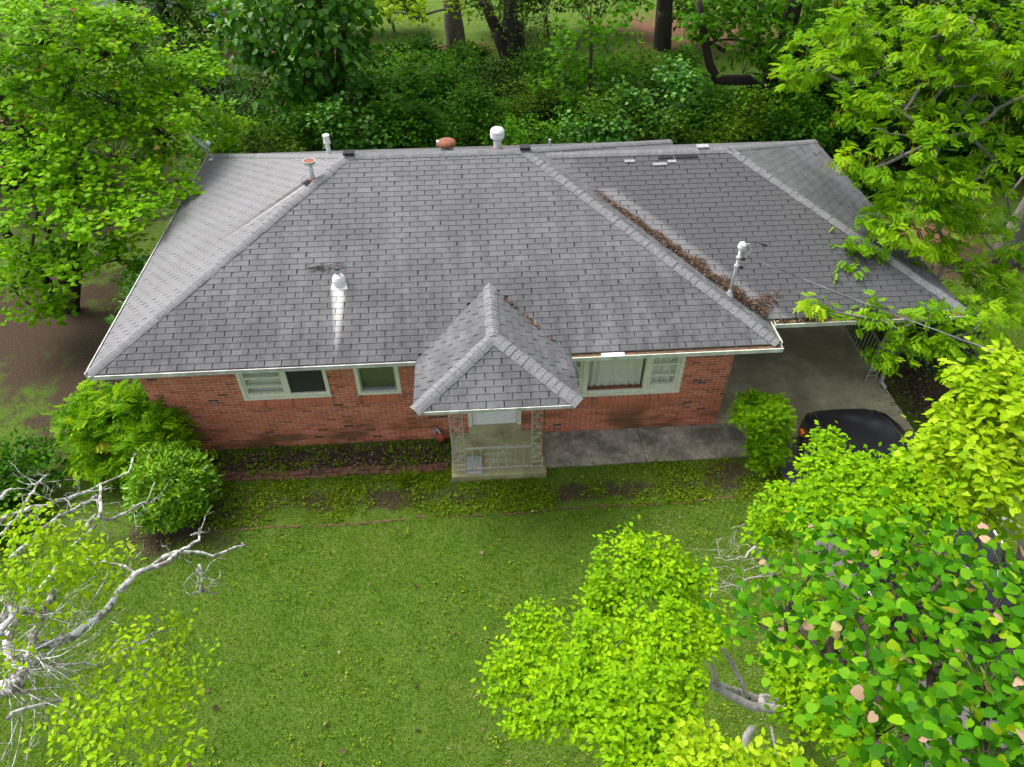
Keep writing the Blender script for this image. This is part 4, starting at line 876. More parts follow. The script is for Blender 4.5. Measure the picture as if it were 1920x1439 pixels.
for sx in (-1, 1):
    for y in (1.55, -1.50):
        whl = MB().lathe([(.20, -.11), (.30, -.115), (.335, -.09), (.34, 0), (.335, .09), (.30, .115), (.20, .11)], (sx*.85, y, .335), 26, ax=(sx, 0, 0)).build('wheel', MT['tyre'], car, smooth=True)
        rim = MB().lathe([(.205, .10), (.21, .118), (.17, .105), (.06, .085), (.05, .11), (.02, .115)], (sx*.85, y, .335), 20, ax=(sx, 0, 0))
        for k in range(7):
            a_ = 2*math.pi*k/7; d = np.array((0, math.cos(a_), math.sin(a_))); c0 = np.array((sx*.962, y, .335)); rim.tube([c0+d*.05, c0+d*.20], [.028, .02], 5)
        rim.build('rim', MT['rim'], whl)
        ar = MB(); ar.tube([(sx*.945, y+.40*math.cos(t), .335+.40*math.sin(t)) for t in np.linspace(-.15, math.pi+.15, 14)], .03, 6); ar.build('wheel_arch', MT['tyre'], car, smooth=True)
    hl = MB(); hl.hexa([(sx*.50, 2.44, .60), (sx*.80, 2.24, .60), (sx*.86, 2.02, .66), (sx*.56, 2.38, .66), (sx*.52, 2.40, .80), (sx*.78, 2.26, .82), (sx*.84, 1.98, .88), (sx*.56, 2.30, .84)]); hl.build('headlight', MT['lens'], car)
    MB().box((sx*.93-.03, 1.98, .60), (sx*.93+.03, 2.12, .68)).build('side_marker', MT['amber'], car)
    mr = MB(); mr.lathe([(.05, -.10), (.10, -.06), (.11, .06), (.07, .12)], (sx*1.06, .55, 1.06), 12, ax=(1, 0, 0)); mr.build('mirror', MT['car'], car, smooth=True)
    MB().tube([(sx*.56, .1, 1.66), (sx*.60, -.2, 1.72), (sx*.60, -1.7, 1.74), (sx*.56, -1.95, 1.68)], .02, 7).build('roof_rail', MT['galv'], car)
    MB().box((sx*.86-.05, -2.43, .78), (sx*.86+.05, -2.30, 1.0)).build('tail_light', MT['redlens'], car)
    MB().box((sx*.965-.012, -.45, .86), (sx*.965+.012, -.28, .89)).build('door_handle', MT['car'], car)
MB().tube([(-.62, 2.36, .86), (-.70, 1.9, .955), (-.70, 1.2, 1.03)], .008, 5).build('bonnet_crease', MT['tyre'], car); MB().tube([(.62, 2.36, .86), (.70, 1.9, .955), (.70, 1.2, 1.03)], .008, 5).build('bonnet_crease', MT['tyre'], car); MB().box((-.42, 2.535, .46), (.42, 2.56, .62)).build('grille', MT['tyre'], car); MB().tube([(-.66, 1.0, 1.07), (.05, 1.06, 1.09)], .012, 5).build('wiper', MT['tyre'], car)
MB().box((-.62, -1.0, .45), (-.12, -.35, .62)).box((-.62, -1.12, .62), (-.12, -.98, 1.28)).build('driver_seat', MT['tyre'], car)
MB().box((-.84, -2.1, .28), (.84, 1.0, .40)).build('cabin_floor', MT['tyre'], car)
def person():
    pr = thing('person', 'person in dark blue clothes sitting at the open car window with bare forearm out', 'person', (13.58-.38, -3.62, .62+.012))
    J = {'pel': (0, 0, .10, .15), 'sp': (0, -.06, .28, .14), 'ch': (0, -.10, .46, .16), 'nk': (0, -.10, .62, .065), 'hd': (0, -.08, .74, .095), 'ht': (0, -.08, .84, .07),
         'sl': (-.19, -.08, .54, .075), 'el': (-.44, .14, .40, .055), 'wl': (-.46, .42, .43, .036), 'hl': (-.45, .50, .42, .034), 'sr': (.19, -.08, .54, .075), 'er': (.24, .18, .36, .052), 'wr': (.10, .42, .42, .036), 'hr': (.08, .50, .43, .034),
         'kl': (-.12, .46, .12, .085), 'al': (-.12, .62, -.14, .055), 'kr': (.12, .46, .12, .085), 'ar': (.12, .62, -.14, .055)}
    E = [('pel', 'sp'), ('sp', 'ch'), ('ch', 'nk'), ('nk', 'hd'), ('hd', 'ht'), ('ch', 'sl'), ('sl', 'el'), ('el', 'wl'), ('wl', 'hl'), ('ch', 'sr'), ('sr', 'er'), ('er', 'wr'), ('wr', 'hr'), ('pel', 'kl'), ('kl', 'al'), ('pel', 'kr'), ('kr', 'ar')]
    K = list(J)
    for i, (f, dx) in enumerate((('f1', -.03), ('f2', -.01), ('f3', .01), ('f4', .028))):
        J[f] = (J['hl'][0]+dx, J['hl'][1]+.09-.01*abs(i-1), J['hl'][2]-.03, .010); E.append(('hl', f))
    J['th'] = (J['hl'][0]+.05, J['hl'][1]+.03, J['hl'][2]-.01, .011); E.append(('hl', 'th')); K = list(J)
    def skin(name, keys, mat, scale=1.0):
        me = bpy.data.meshes.new(name); ks = [k for k in K if k in keys]; me.from_pydata([J[k][:3] for k in ks], [(ks.index(a), ks.index(b)) for a, b in E if a in keys and b in keys], []); me.materials.append(MT[mat])
        o = link(name, me, pr); md = o.modifiers.new('skin', 'SKIN')
        for k, sv in zip(ks, me.skin_vertices[0].data): sv.radius = (J[k][3]*scale,)*2; sv.use_root = k == ks[0]
        o.modifiers.new('sub', 'SUBSURF').levels = 1; o.modifiers['sub'].render_levels = 2; return o
    skin('body', set(K), 'skin'); skin('clothing', {'pel', 'sp', 'ch', 'sl', 'el', 'sr', 'er', 'kl', 'al', 'kr', 'ar'}, 'navy', 1.13)
    hh = MB(); hh.lathe([(.085, .74), (.105, .79), (.10, .85), (.06, .89), (.01, .90)], (0, -.10, 0), 14); hh.build('hair', MT['bark_dark'], pr, smooth=True)
    return pr
person()
#@@PLANTS
# ------------------------------------------------------------------ shrubs round the house
def shrub(name, label, base, blobs, tpl, leaf, size, **k):
    k.setdefault('bark', 'bark_brown'); k.setdefault('trunk_r', .03)
    return tree(name, label, 'shrub', base, blobs, tpl, leaf, size, parts=('stems', 'foliage'), **k)
shrub('nandina_shrub', 'feathery lime-tipped shrub at the brick corner of the house', (-.75, -.15, 0), [(-1.2, .1, .90, .54, .52, .54, 38), (-.55, -.05, 1.02, .52, .50, .50, 36), (.10, -.40, .95, .42, .42, .48, 32), (-.75, -.45, .55, .75, .5, .45, 44), (.12, -.45, .45, .38, .38, .38, 20)],
      NANDINA, 'nandina', .24, per=15, density=1.25, stems=[(-.9, -.1, .5), (-.4, -.1, .5), (.1, -.3, .45)], spread=.13, droop=.15, up=.8)
shrub('cleyera_shrub', 'rounded glossy evergreen shrub beside the flower bed', (.62, -1.55, 0), [(.62, -1.5, .74, .68, .63, .68, 300), (.55, -1.72, .42, .60, .52, .38, 140)], OVAL, 'cleyera', .115, per=10, spread=.06, shell=.8, up=.5, droop=-.25, hemi=-.6)
shrub('laurel_shrub', 'low dark green shrub at the edge of the side lawn', (-2.75, -1.0, 0), [(-2.5, -.7, .45, .75, .7, .5, 110), (-3.1, -1.3, .5, .85, .75, .55, 120), (-2.6, -1.6, .35, .6, .6, .4, 60)], DIAMOND, 'shade_leaf', .13, per=10, spread=.09, up=.8, droop=.1)
shrub('nandina_shrub', 'upright bushy green shrub between the front walk and the car', (11.78, -1.12, 0), [(11.58, -.92, 1.2, .34, .30, .36, 50), (11.85, -.95, 1.05, .36, .32, .42, 60), (11.9, -1.2, .6, .32, .28, .42, 46), (11.85, -1.3, .32, .2, .2, .24, 20), (11.95, -1.0, 1.35, .2, .2, .2, 14)],
      NANDINA, 'pecan', .105, per=22, density=1.3, stems=[(11.65, -1.02, .7), (11.8, -1.08, .6), (11.9, -1.2, .5), (11.52, -1.0, .8)], trunk_r=.014, spread=.08, droop=.1, up=.7)
shrub('holly_shrub', 'dark glossy holly beside the carport column', (16.35, 1.5, 0), [(16.2, 1.5, .95, .75, .75, .9, 190), (16.9, 1.7, .75, .7, .7, .75, 130), (16.3, 2.7, 1.0, .7, .8, .9, 120), (16.2, 4.2, 1.0, .6, .9, .95, 90)], OVAL, 'holly', .11, per=11, spread=.09, shell=.7, up=.4)
shrub('laurel_shrub', 'glossy shrub against the side wall under the left eave', (-.85, 3.1, 0), [(-.95, 2.6, 1.25, .55, .7, .9, 90), (-1.0, 3.8, 1.3, .55, .7, .95, 90), (-.95, 5.0, 1.0, .5, .7, .8, 60)], OVAL, 'glossy', .15, per=9, spread=.09, shell=.75, up=.6)

# ------------------------------------------------------------------ trees near the camera
def px_blobs(rows, k=1.0): return [blob_at(a, b, r*k, n, dist=d, flat=f) for (a, b, r, d, n, f) in rows]
def dogwood(label, base, rows, leaf, size, stems, trunk_r=.09, group=None, per=21, **k):
    k.setdefault('spread', size*1.1); k.setdefault('density', 1.35)
    return tree('small_tree', label, 'tree', base, px_blobs(rows, .80), WIDE, leaf, size, per=per, trunk_r=trunk_r, bark='bark_pale', stems=stems, up=1.7, droop=.35, shell=.35, hemi=-.1, rise=-.05, twigs=.12, **k)
gA = at(1500, 1335, z=0)
dogwood('lime-green layered tree over the middle of the front lawn', (gA[0], gA[1], 0),
        [(1200, 1075, 105, 6.9, 62, .30), (1275, 1090, 55, 7.0, 26, .3), (1130, 1130, 60, 6.9, 26, .3), (1010, 1185, 55, 6.9, 22, .25), (975, 1260, 66, 6.6, 30, .25), (1120, 1250, 105, 6.3, 55, .28), (1250, 1200, 90, 6.4, 44, .3), (1320, 1175, 42, 6.9, 16, .3), (1200, 1330, 115, 5.9, 60, .28), (1070, 1310, 75, 6.0, 34, .25), (1275, 1290, 50, 6.2, 20, .3), (1180, 1400, 80, 5.7, 36, .3), (1000, 1350, 40, 6.5, 12, .25)],
        'dogwood', .055, [at(1430, 1322, dist=8.6), at(1345, 1285, dist=7.8)], trunk_r=.055)
gB = at(1640, 1330, z=0)
dogwood('lime-green tree crown just beyond the lawn tree, beneath the heart-shaped leaves', (gB[0], gB[1], 0),
        [(1495, 1240, 70, 7.2, 40, .3), (1565, 1300, 85, 7.0, 50, .3), (1510, 1330, 50, 7.2, 22, .3), (1600, 1370, 70, 6.9, 34, .3), (1540, 1150, 60, 7.4, 28, .3)], 'dogwood', .057, [at(1560, 1330, dist=8.2)])
gC = at(1700, 1080, z=0)
dogwood('lime-green tree spreading over the roof of the black car', (15.9, -3.6, 0),
        [(1570, 885, 62, 7.6, 46, .28), (1650, 905, 70, 7.4, 50, .28), (1490, 955, 60, 7.6, 40, .28), (1560, 960, 85, 7.2, 56, .28), (1680, 970, 95, 7.0, 62, .28), (1760, 920, 80, 7.2, 50, .28), (1450, 1000, 45, 7.8, 18, .25), (1550, 825, 26, 7.9, 9, .25), (1735, 875, 48, 7.4, 26, .28)], 'dogwood', .058, [at(1846, 970, dist=9.0), at(1700, 1010, dist=8.2)])
gD = at(2050, 900, z=0)
dogwood('pale yellow-green tree crown rising at the right edge beside the car', (gD[0], gD[1], 0),
        [(1850, 735, 58, 5.6, 40, .35), (1905, 700, 40, 5.5, 22, .35), (1790, 805, 48, 5.9, 30, .3), (1860, 820, 80, 5.5, 48, .32), (1790, 860, 60, 5.7, 26, .3), (1900, 900, 70, 5.3, 36, .32), (1850, 960, 40, 5.6, 12, .3), (1960, 780, 80, 5.2, 36, .35)], 'dogwood_pale', .064, [at(1935, 905, dist=6.6)], density=.85)
gE = at(1300, 1560, z=0)
dogwood('small yellow-green treetop at the bottom edge of the lawn', (gE[0], gE[1], 0), [(1310, 1425, 55, 5.2, 20, .4), (1470, 1450, 40, 5.4, 10, .4), (1380, 1470, 60, 5.1, 20, .4)], 'dogwood_pale', .056, [at(1370, 1470, dist=6.2)], trunk_r=.05)

# redbud with large heart-shaped leaves, close to the camera
gR = at(2010, 1420, z=0)
rows = [(1560, 1040, 70, 5.6, 22, .4), (1480, 1140, 60, 5.4, 18, .4), (1600, 1120, 90, 5.0, 34, .4), (1710, 1010, 75, 5.2, 26, .4), (1790, 1060, 80, 4.9, 30, .4), (1700, 1130, 95, 4.6, 36, .4), (1560, 1220, 70, 5.2, 20, .4), (1650, 1230, 85, 4.6, 30, .4), (1760, 1240, 95, 4.2, 34, .4), (1860, 1130, 90, 4.5, 34, .4), (1860, 1290, 90, 4.0, 34, .4), (1740, 1360, 85, 4.1, 30, .4), (1640, 1380, 70, 4.6, 20, .4), (1860, 1400, 80, 3.9, 28, .4), (1470, 1200, 40, 5.6, 9, .4), (1690, 1430, 60, 4.3, 16, .4), (1400, 1150, 22, 5.7, 4, .4)]
tree('redbud_tree', 'tree with big heart-shaped green and pinkish leaves nearest the camera', 'tree', (gR[0], gR[1], 0), px_blobs(rows), HEART, 'redbud_near', .058, per=8, density=.66, uni=True, trunk_r=.10, bark='bark_brown', stems=[at(1930, 1330, dist=5.6), at(1800, 1250, dist=5.6)], up=1.0, droop=.45, spread=.12, shell=.45, hemi=-.6, twigs=.6, rise=.05)

# tree with pale lichen-covered limbs at the left
def px_limb(tb, base, pts, d0, d1, r0, r1, n=7, wob=.010):
    P = [at(a, b, dist=d0+(d1-d0)*i/(len(pts)-1)) for i, (a, b) in enumerate(pts)]
    Q = []
    for i in range(len(P)-1):
        for t in (0, .33, .66): Q.append(P[i]*(1-t)+P[i+1]*t+RNG.normal(size=3)*wob)
    Q.append(P[-1]); tb.tube([q-base for q in Q], np.linspace(r0, r1, len(Q)), n); return P
gl = at(-130, 1520, z=0); lbase = np.array((gl[0], gl[1], 0)); lt = thing('lichen_tree', 'half-bare tree with pale lichen-covered limbs and sparse lime leaves', 'tree', tuple(lbase))
tb = MB()
trunk_top = at(30, 1285, dist=6.6)
tb.tube([q-base_ for base_ in [lbase] for q in bez(lbase-np.array((0, 0, .1)), lbase+np.array((.1, .1, 2.6)), trunk_top, 9)], np.linspace(.15, .06, 9), 9)
limbs = [([(30, 1285), (62, 1215), (120, 1200), (180, 1165), (222, 1110), (255, 1075), (330, 1035), (400, 1040), (462, 1022)], 6.6, 7.3, .060, .010),
         ([(222, 1110), (255, 1078), (310, 1055), (345, 1030), (375, 1015), (372, 1000), (357, 1004)], 6.8, 7.2, .034, .006),
         ([(372, 1062), (378, 1085), (380, 1108)], 7.0, 7.1, .016, .010), ([(363, 1114), (380, 1108), (409, 1112)], 7.1, 7.1, .008, .007),
         ([(255, 1078), (232, 1062), (195, 1055), (155, 1048)], 6.9, 7.3, .018, .006), ([(30, 1285), (10, 1210), (20, 1170), (60, 1122), (110, 1050), (180, 985)], 6.6, 7.6, .052, .016),
         ([(20, 1050), (60, 1010), (110, 970), (150, 950), (185, 928)], 6.9, 7.8, .034, .012), ([(0, 975), (40, 960), (110, 940), (150, 925), (190, 910), (240, 885), (255, 850)], 7.0, 8.4, .030, .006),
         ([(160, 990), (180, 970), (215, 975), (255, 950), (280, 935), (290, 905)], 7.2, 8.0, .024, .006), ([(186, 972), (190, 940), (188, 908)], 7.3, 7.8, .020, .014), ([(255, 950), (285, 943)], 7.7, 7.9, .012, .005),
         ([(0, 1005), (30, 975), (60, 930), (75, 905), (95, 890)], 6.8, 7.4, .022, .006), ([(75, 905), (60, 910), (35, 902)], 7.2, 7.4, .010, .004), ([(0, 935), (22, 917)], 6.8, 7.0, .02, .012),
         ([(62, 1215), (70, 1180), (80, 1150), (110, 1102)], 6.5, 6.9, .05, .03), ([(0, 1160), (20, 1150), (70, 1148), (100, 1110)], 6.3, 6.8, .04, .03), ([(0, 1190), (20, 1160), (0, 1120)], 6.2, 6.5, .03, .02),
         ([(10, 1345), (60, 1325), (140, 1308), (160, 1300)], 6.2, 6.6, .020, .008), ([(160, 1300), (200, 1330), (250, 1345)], 6.5, 6.8, .010, .004), ([(20, 1250), (100, 1245), (190, 1250), (225, 1290)], 6.3, 6.8, .014, .004),
         ([(230, 1232), (280, 1190), (340, 1176)], 6.8, 7.2, .008, .003), ([(230, 1290), (300, 1260)], 6.6, 7.0, .008, .003)]
for pts_, d0, d1, r0, r1 in limbs: px_limb(tb, lbase, pts_, d0, d1, r0*.78, r1*.8)
def crook(tb, q, d, ln, r):
    P = [q]
    for k in range(4): d = unit(d+RNG.normal(size=3)*.38); P.append(P[-1]+d*ln/4)
    tb.tube([p_-lbase for p_ in P], np.linspace(r, r*.3, 5), 4, False)
    for k in (2, 3): e = P[k]+unit(d+RNG.normal(size=3)*.8)*ln*.3; tb.tube([P[k]-lbase, e-lbase], [r*.5, r*.25], 3, False)
for k in range(130):      # fine bare twigs
    pts_, d0, d1, r0, r1 = random.choice(limbs); i = random.randrange(len(pts_)-1); t = random.random(); q = at(pts_[i][0]*(1-t)+pts_[i+1][0]*t, pts_[i][1]*(1-t)+pts_[i+1][1]*t, dist=d0+(d1-d0)*(i+t)/(len(pts_)-1))
    crook(tb, q, unit(RNG.normal(size=3)+np.array((.5, .4, .1))), random.uniform(.10, .32), .005)
for k in range(45):       # tangle of thin bare shoots low on the trunk
    q = at(random.uniform(-10, 70), random.uniform(1200, 1330), dist=random.uniform(6.3, 6.8)); crook(tb, q, unit(np.array((random.uniform(-.2, 1), random.uniform(-.6, .6), random.uniform(-.5, .5)))), random.uniform(.3, .85), .006)
tb.build('trunk', MT['bark_lichen'], lt, smooth=True)
rows = [(40, 1060, 55, 6.6, 20, .6), (100, 1020, 60, 6.8, 22, .6), (130, 1080, 60, 6.9, 22, .6), (190, 1050, 35, 7.1, 9, .5), (60, 1000, 40, 6.7, 12, .6), (50, 960, 35, 6.9, 9, .6), (200, 1110, 35, 7.0, 9, .5), (245, 1030, 12, 7.3, 2, .5), (240, 1200, 35, 6.6, 9, .5), (320, 1175, 32, 7.2, 7, .4), (230, 1260, 55, 6.5, 16, .5), (290, 1290, 60, 6.6, 20, .5), (340, 1275, 40, 6.8, 9, .5), (200, 1330, 60, 6.3, 20, .5), (290, 1360, 55, 6.5, 14, .5), (150, 1370, 55, 6.1, 14, .5), (90, 1140, 40, 6.5, 9, .6), (30, 1120, 35, 6.4, 7, .6), (300, 1430, 60, 6.3, 14, .5), (180, 1420, 60, 6.0, 16, .5), (40, 1230, 30, 6.3, 5, .6), (370, 1250, 22, 6.9, 4, .4)]
Lp = []
for b in px_blobs(rows):
    c = np.array(b[:3]); r = np.array(b[3:6]); d = unit(RNG.normal(size=(b[6], 3))); e = c+d*r*RNG.uniform(.3, 1.05, (b[6], 1)); Lp.append(scatter(e, d, 9, .07, 1.2, .3, .050, WIDE))
V, T, R = joinv(Lp); link('crown', tri_mesh('crown', V-lbase, T, R, MT['lichen_leaf']), lt)

# dead white branches of the lawn tree
db = MB(); ob_ = at(1470, 1110, dist=8.6)
for pts_, r0, r1 in (([(1466, 1112), (1440, 1060), (1425, 1035), (1420, 1020)], .04, .025), ([(1420, 1020), (1395, 1045), (1370, 1052), (1340, 1046)], .018, .004), ([(1420, 1020), (1440, 1018), (1460, 1035)], .012, .005), ([(1430, 1075), (1400, 1088), (1385, 1100), (1340, 1100)], .014, .003), ([(1420, 1020), (1405, 1000), (1395, 985), (1370, 992)], .010, .003), ([(1425, 1060), (1390, 1075), (1360, 1062), (1330, 1070)], .008, .002), ([(1340, 1105), (1330, 1125)], .012, .006)):
    px_limb(db, ob_, pts_, 8.6, 8.2, r0, r1, 6, .012)
for k in range(60):
    q = at(random.uniform(1330, 1430), random.uniform(1000, 1110), dist=8.4); d = RNG.normal(size=3)*.10; db.tube([q-ob_, q+d*.5+RNG.normal(size=3)*.02-ob_, q+d-ob_], [.004, .003, .0015], 3, False)
lm = np.array(ob_); root_pt = np.array((gB[0], gB[1], .0))
db.tube([lm-ob_, (lm*.5+root_pt*.5)+np.array((.05, .1, .1))-ob_, root_pt-ob_], [.045, .06, .075], 7)
db.build('bare_branch', MT['bark_pale'], None, tuple(ob_), smooth=True, label='bare dead white branch reaching over the lawn near the driveway', category='branch')
fb = MB(); f0 = at(1405, 1370, dist=8.8)
px_limb(fb, f0, [(1480, 1330), (1410, 1325), (1340, 1290), (1330, 1278)], 8.4, 7.6, .055, .026, 7, .004); px_limb(fb, f0, [(1410, 1325), (1370, 1240), (1355, 1215)], 8.3, 7.6, .030, .014, 7, .004); px_limb(fb, f0, [(1412, 1365), (1400, 1380), (1396, 1410), (1405, 1450)], 8.8, 8.6, .042, .036, 7, .004)
px_limb(fb, f0, [(1445, 1365), (1455, 1410), (1470, 1430), (1500, 1390)], 8.8, 8.7, .016, .006, 5); px_limb(fb, f0, [(1600, 1372), (1650, 1390), (1710, 1412)], 8.6, 8.8, .04, .035, 6)
q = np.array((gA[0], gA[1], 0)); fb.tube([at(1480, 1330, dist=8.4)-f0, at(1500, 1335, dist=9.2)-f0, q-f0], [.055, .07, .09], 8)
fb.build('fallen_limbs', MT['bark_pale'], None, tuple(f0), smooth=True, label='white mottled lower limbs of the lawn tree', category='branch')

# ------------------------------------------------------------------ pecan at the right, reaching over the carport
pb = np.array((20.95, 5.7, 0.))
rows = []
for (a, b, r, y, n) in ((1560, 60, 60, 5.5, 18), (1640, 30, 70, 5.0, 22), (1600, 130, 60, 4.5, 20), (1520, 110, 40, 5.0, 10), (1505, 140, 30, 4.2, 10), (1680, 100, 45, 4.5, 9), (1720, 75, 40, 4, 8), (1790, 90, 45, 3.5, 10), (1780, 40, 40, 4, 8), (1850, 40, 60, 3.5, 16), (1890, 90, 50, 3, 14), (1640, 180, 34, 3.5, 8), (1730, 140, 34, 3.5, 7), (1600, 200, 30, 3.5, 7), (1700, 190, 40, 3.2, 9), (1790, 140, 40, 3.2, 9), (1840, 140, 40, 3, 9), (1740, 225, 36, 3, 8), (1880, 180, 45, 2.8, 10), (1660, 250, 28, 3, 6), (1590, 300, 30, 2.6, 7), (1640, 305, 30, 2.6, 6), (1700, 275, 35, 2.6, 8), (1760, 250, 36, 2.6, 8), (1820, 230, 34, 2.8, 7), (1880, 280, 46, 2.5, 12), (1760, 330, 55, 2.4, 20), (1830, 340, 50, 2.4, 16), (1700, 370, 55, 2.2, 20), (1660, 420, 55, 2.0, 20), (1770, 400, 55, 2.2, 20), (1850, 420, 45, 2.2, 14), (1600, 480, 50, 1.6, 18), (1550, 500, 36, 1.5, 14), (1660, 510, 45, 1.6, 15), (1720, 450, 45, 1.8, 15), (1780, 480, 40, 1.8, 12), (1900, 470, 45, 2.0, 14), (1840, 520, 46, 1.6, 16), (1760, 560, 36, 1.0, 8), (1900, 560, 50, 1.2, 14), (1525, 572, 13, .1, 3), (1640, 590, 22, .0, 5), (1690, 610, 24, -.1, 6), (1745, 585, 26, -.1, 7), (1690, 650, 26, -.2, 7), (1750, 640, 28, -.2, 8), (1660, 670, 22, -.3, 6), (1800, 620, 30, -.2, 8), (1780, 680, 28, -.2, 7), (1850, 590, 40, .2, 9)):
    rows.append(blob_at(a, b, r, int(n*1.0), y=y, flat=.55))
tree('pecan_tree', 'large yellow-green pecan with grey limbs reaching over the carport', 'tree', pb, rows, PECAN, 'pecan', .215, per=12, density=.66, trunk_r=.28, bark='bark_pecan', limb_cap=.035, stems=[(21.2, 5.4, 3.2), (19.9, 4.6, 5.2)], up=1.1, droop=.45, spread=.12, shell=.5, twigs=.45, rise=.15)
tp = bpy.data.objects['pecan_tree']
pt = MB()
for pts_, y0, y1, r0, r1 in (([(1920, 95), (1870, 125), (1790, 140), (1725, 215), (1660, 180)], 4.0, 3.2, .07, .02), ([(1905, 110), (1850, 160), (1800, 210), (1770, 255), (1745, 320), (1680, 350)], 3.6, 2.4, .06, .012), ([(1820, 30), (1830, 60), (1790, 130)], 4.2, 3.4, .04, .012), ([(1640, 240), (1665, 250), (1715, 256), (1760, 240)], 2.8, 3.0, .010, .022), ([(1590, 310), (1640, 315), (1690, 290)], 2.6, 2.8, .008, .016), ([(1490, 160), (1540, 130), (1610, 85)], 4.2, 4.6, .008, .020), ([(1670, 190), (1690, 155), (1740, 145)], 3.4, 3.6, .008, .014), ([(1880, 430), (1895, 400), (1890, 370), (1920, 330)], 5.0, 4.6, .05, .03)):
    P = [at(a, b, y=y0+(y1-y0)*i/(len(pts_)-1)) for i, (a, b) in enumerate(pts_)]; Q = []
    for i in range(len(P)-1):
        for t in (0, .5): Q.append(P[i]*(1-t)+P[i+1]*t+RNG.normal(size=3)*.02)
    Q.append(P[-1]); MB().tube([q-pb for q in Q], np.linspace(r0, r1, len(Q)), 6).build('limb', MT['bark_pecan'], tp, smooth=True)
# hanging catkins
ce = []
for b in rows:
    if b[2] > 4.0:
        for k in range(3): ce.append(np.array(b[:3])+RNG.normal(size=3)*np.array(b[3:6])*.7)
ce = np.array(ce); n = len(ce); V, T, R = scatter(ce, np.tile((0, 0, -1.), (n, 1)), 7, .06, .2, 2.0, .16, (np.array([(0, 0, 0), (.07, .5, .03), (0, 1, 0), (-.07, .5, .03)]), np.array([(0, 1, 2), (0, 2, 3)])))
link('catkins', tri_mesh('catkins', V-pb, T, R, MT['catkin']), tp, kind='stuff')

# ------------------------------------------------------------------ redbud behind the left side of the house
lb = np.array((-4.0, 5.1, 0.)); rows = []
for (a, b, r, y, n) in ((60, 40, 90, 5.0, 60), (180, 60, 90, 5.5, 60), (100, 140, 100, 5, 70), (240, 60, 60, 6.2, 30), (220, 160, 90, 5.5, 56), (320, 150, 75, 6.2, 44), (380, 120, 40, 6.6, 16), (300, 220, 80, 5.6, 44), (390, 225, 50, 6.2, 22), (440, 240, 34, 6.3, 12), (130, 250, 80, 4.6, 44), (50, 320, 60, 4.4, 26), (200, 270, 80, 5.0, 40), (300, 290, 42, 5.5, 20), (420, 270, 36, 6.0, 12), (230, 340, 70, 4.8, 34), (120, 350, 70, 4.4, 34), (320, 350, 45, 5.2, 16), (60, 400, 50, 4.2, 20), (160, 410, 60, 4.3, 26), (260, 400, 55, 4.6, 22), (50, 480, 50, 4.0, 20), (140, 490, 60, 4.0, 26), (220, 470, 45, 4.3, 14), (60, 560, 50, 3.8, 16), (110, 580, 36, 3.8, 10), (20, 530, 40, 3.8, 12), (250, 500, 26, 4.4, 6), (300, 130, 50, 6.8, 20), (20, 200, 60, 5.2, 26), (-60, 300, 80, 4.6, 24), (-40, 100, 90, 5.2, 30)):
    rows.append(blob_at(a, b, r, int(n*1.35), y=9.6 if a > 370 else y+(2.6 if b < 200 else 1.8 if b < 300 else .8 if b < 380 else 0), flat=.5))
tree('redbud_tree', 'bright green multi-stemmed redbud beside the left end of the roof', 'tree', lb, rows, HEART_LOW, 'redbud', .115, per=12, trunk_r=.11, bark='bark_dark', stems=[(-3.0, 5.4, 1.9), (-4.3, 4.9, 1.8), (-3.6, 5.2, 2.6), (-2.6, 5.6, 3.4), (-4.6, 4.8, 3.6)], up=1.5, droop=.35, spread=.13, shell=.5, hemi=-.3, twigs=.4)

# ------------------------------------------------------------------ trees and thickets behind the house
def gtree(label, bpx, by, rows, tpl, leaf, size, trunk_r, bark, per=9, stems_px=None, base=None, top=None, **k):
    b = np.array(base if base is not None else at(bpx[0], bpx[1], z=0)); b[2] = 0
    bl = [blob_at(a, c, r, n, y=b[1]+dy, flat=f) for (a, c, r, dy, n, f) in rows]
    st = [at(a, c, y=b[1]+dy) for (a, c, dy) in stems_px] if stems_px else None
    if top:      # the rest of the crown, rising above the picture
        for j in range(7):
            an = j*.9+random.random(); bl.append((b[0]+top[0]*.62*math.cos(an)*(j > 0), b[1]+1.0+top[0]*.55*math.sin(an)*(j > 0), top[1]+random.uniform(-.6, 1.6), top[0]*.62, top[0]*.62, top[0]*.42, 50))
        st = (st or [])+[np.array((b[0], b[1]+.4, top[1]-1.5))]
    return tree('tree', label, 'tree', b, bl, tpl, leaf, size, per=per, trunk_r=trunk_r, bark=bark, stems=st, **k)
gtree('tall tree with drooping broad leaves behind the left vents', (625, 262), None, [(480, 40, 60, -.5, 40, .8), (560, 40, 70, -.5, 50, .8), (640, 30, 60, 0, 40, .8), (560, 110, 70, -1, 46, .8), (490, 110, 50, -.5, 26, .8), (620, 110, 60, -.5, 36, .8), (520, 170, 50, -1, 24, .9), (620, 170, 50, -.5, 24, .8), (530, 205, 30, -1, 12, .9), (660, 90, 36, 0, 16, .8), (600, 210, 40, -.5, 16, .8), (440, 80, 40, -.5, 14, .8), (560, -60, 110, 0, 40, .8), (665, 145, 24, 0, 8, .8)], BROAD, 'glossy', .26, .20, 'bark_brown', per=7, stems_px=[(600, 150, 0), (560, 70, 0), (640, 60, 0)], top=(3.0, 8.2),  droop=.9, up=.7, spread=.24, twigs=.3)
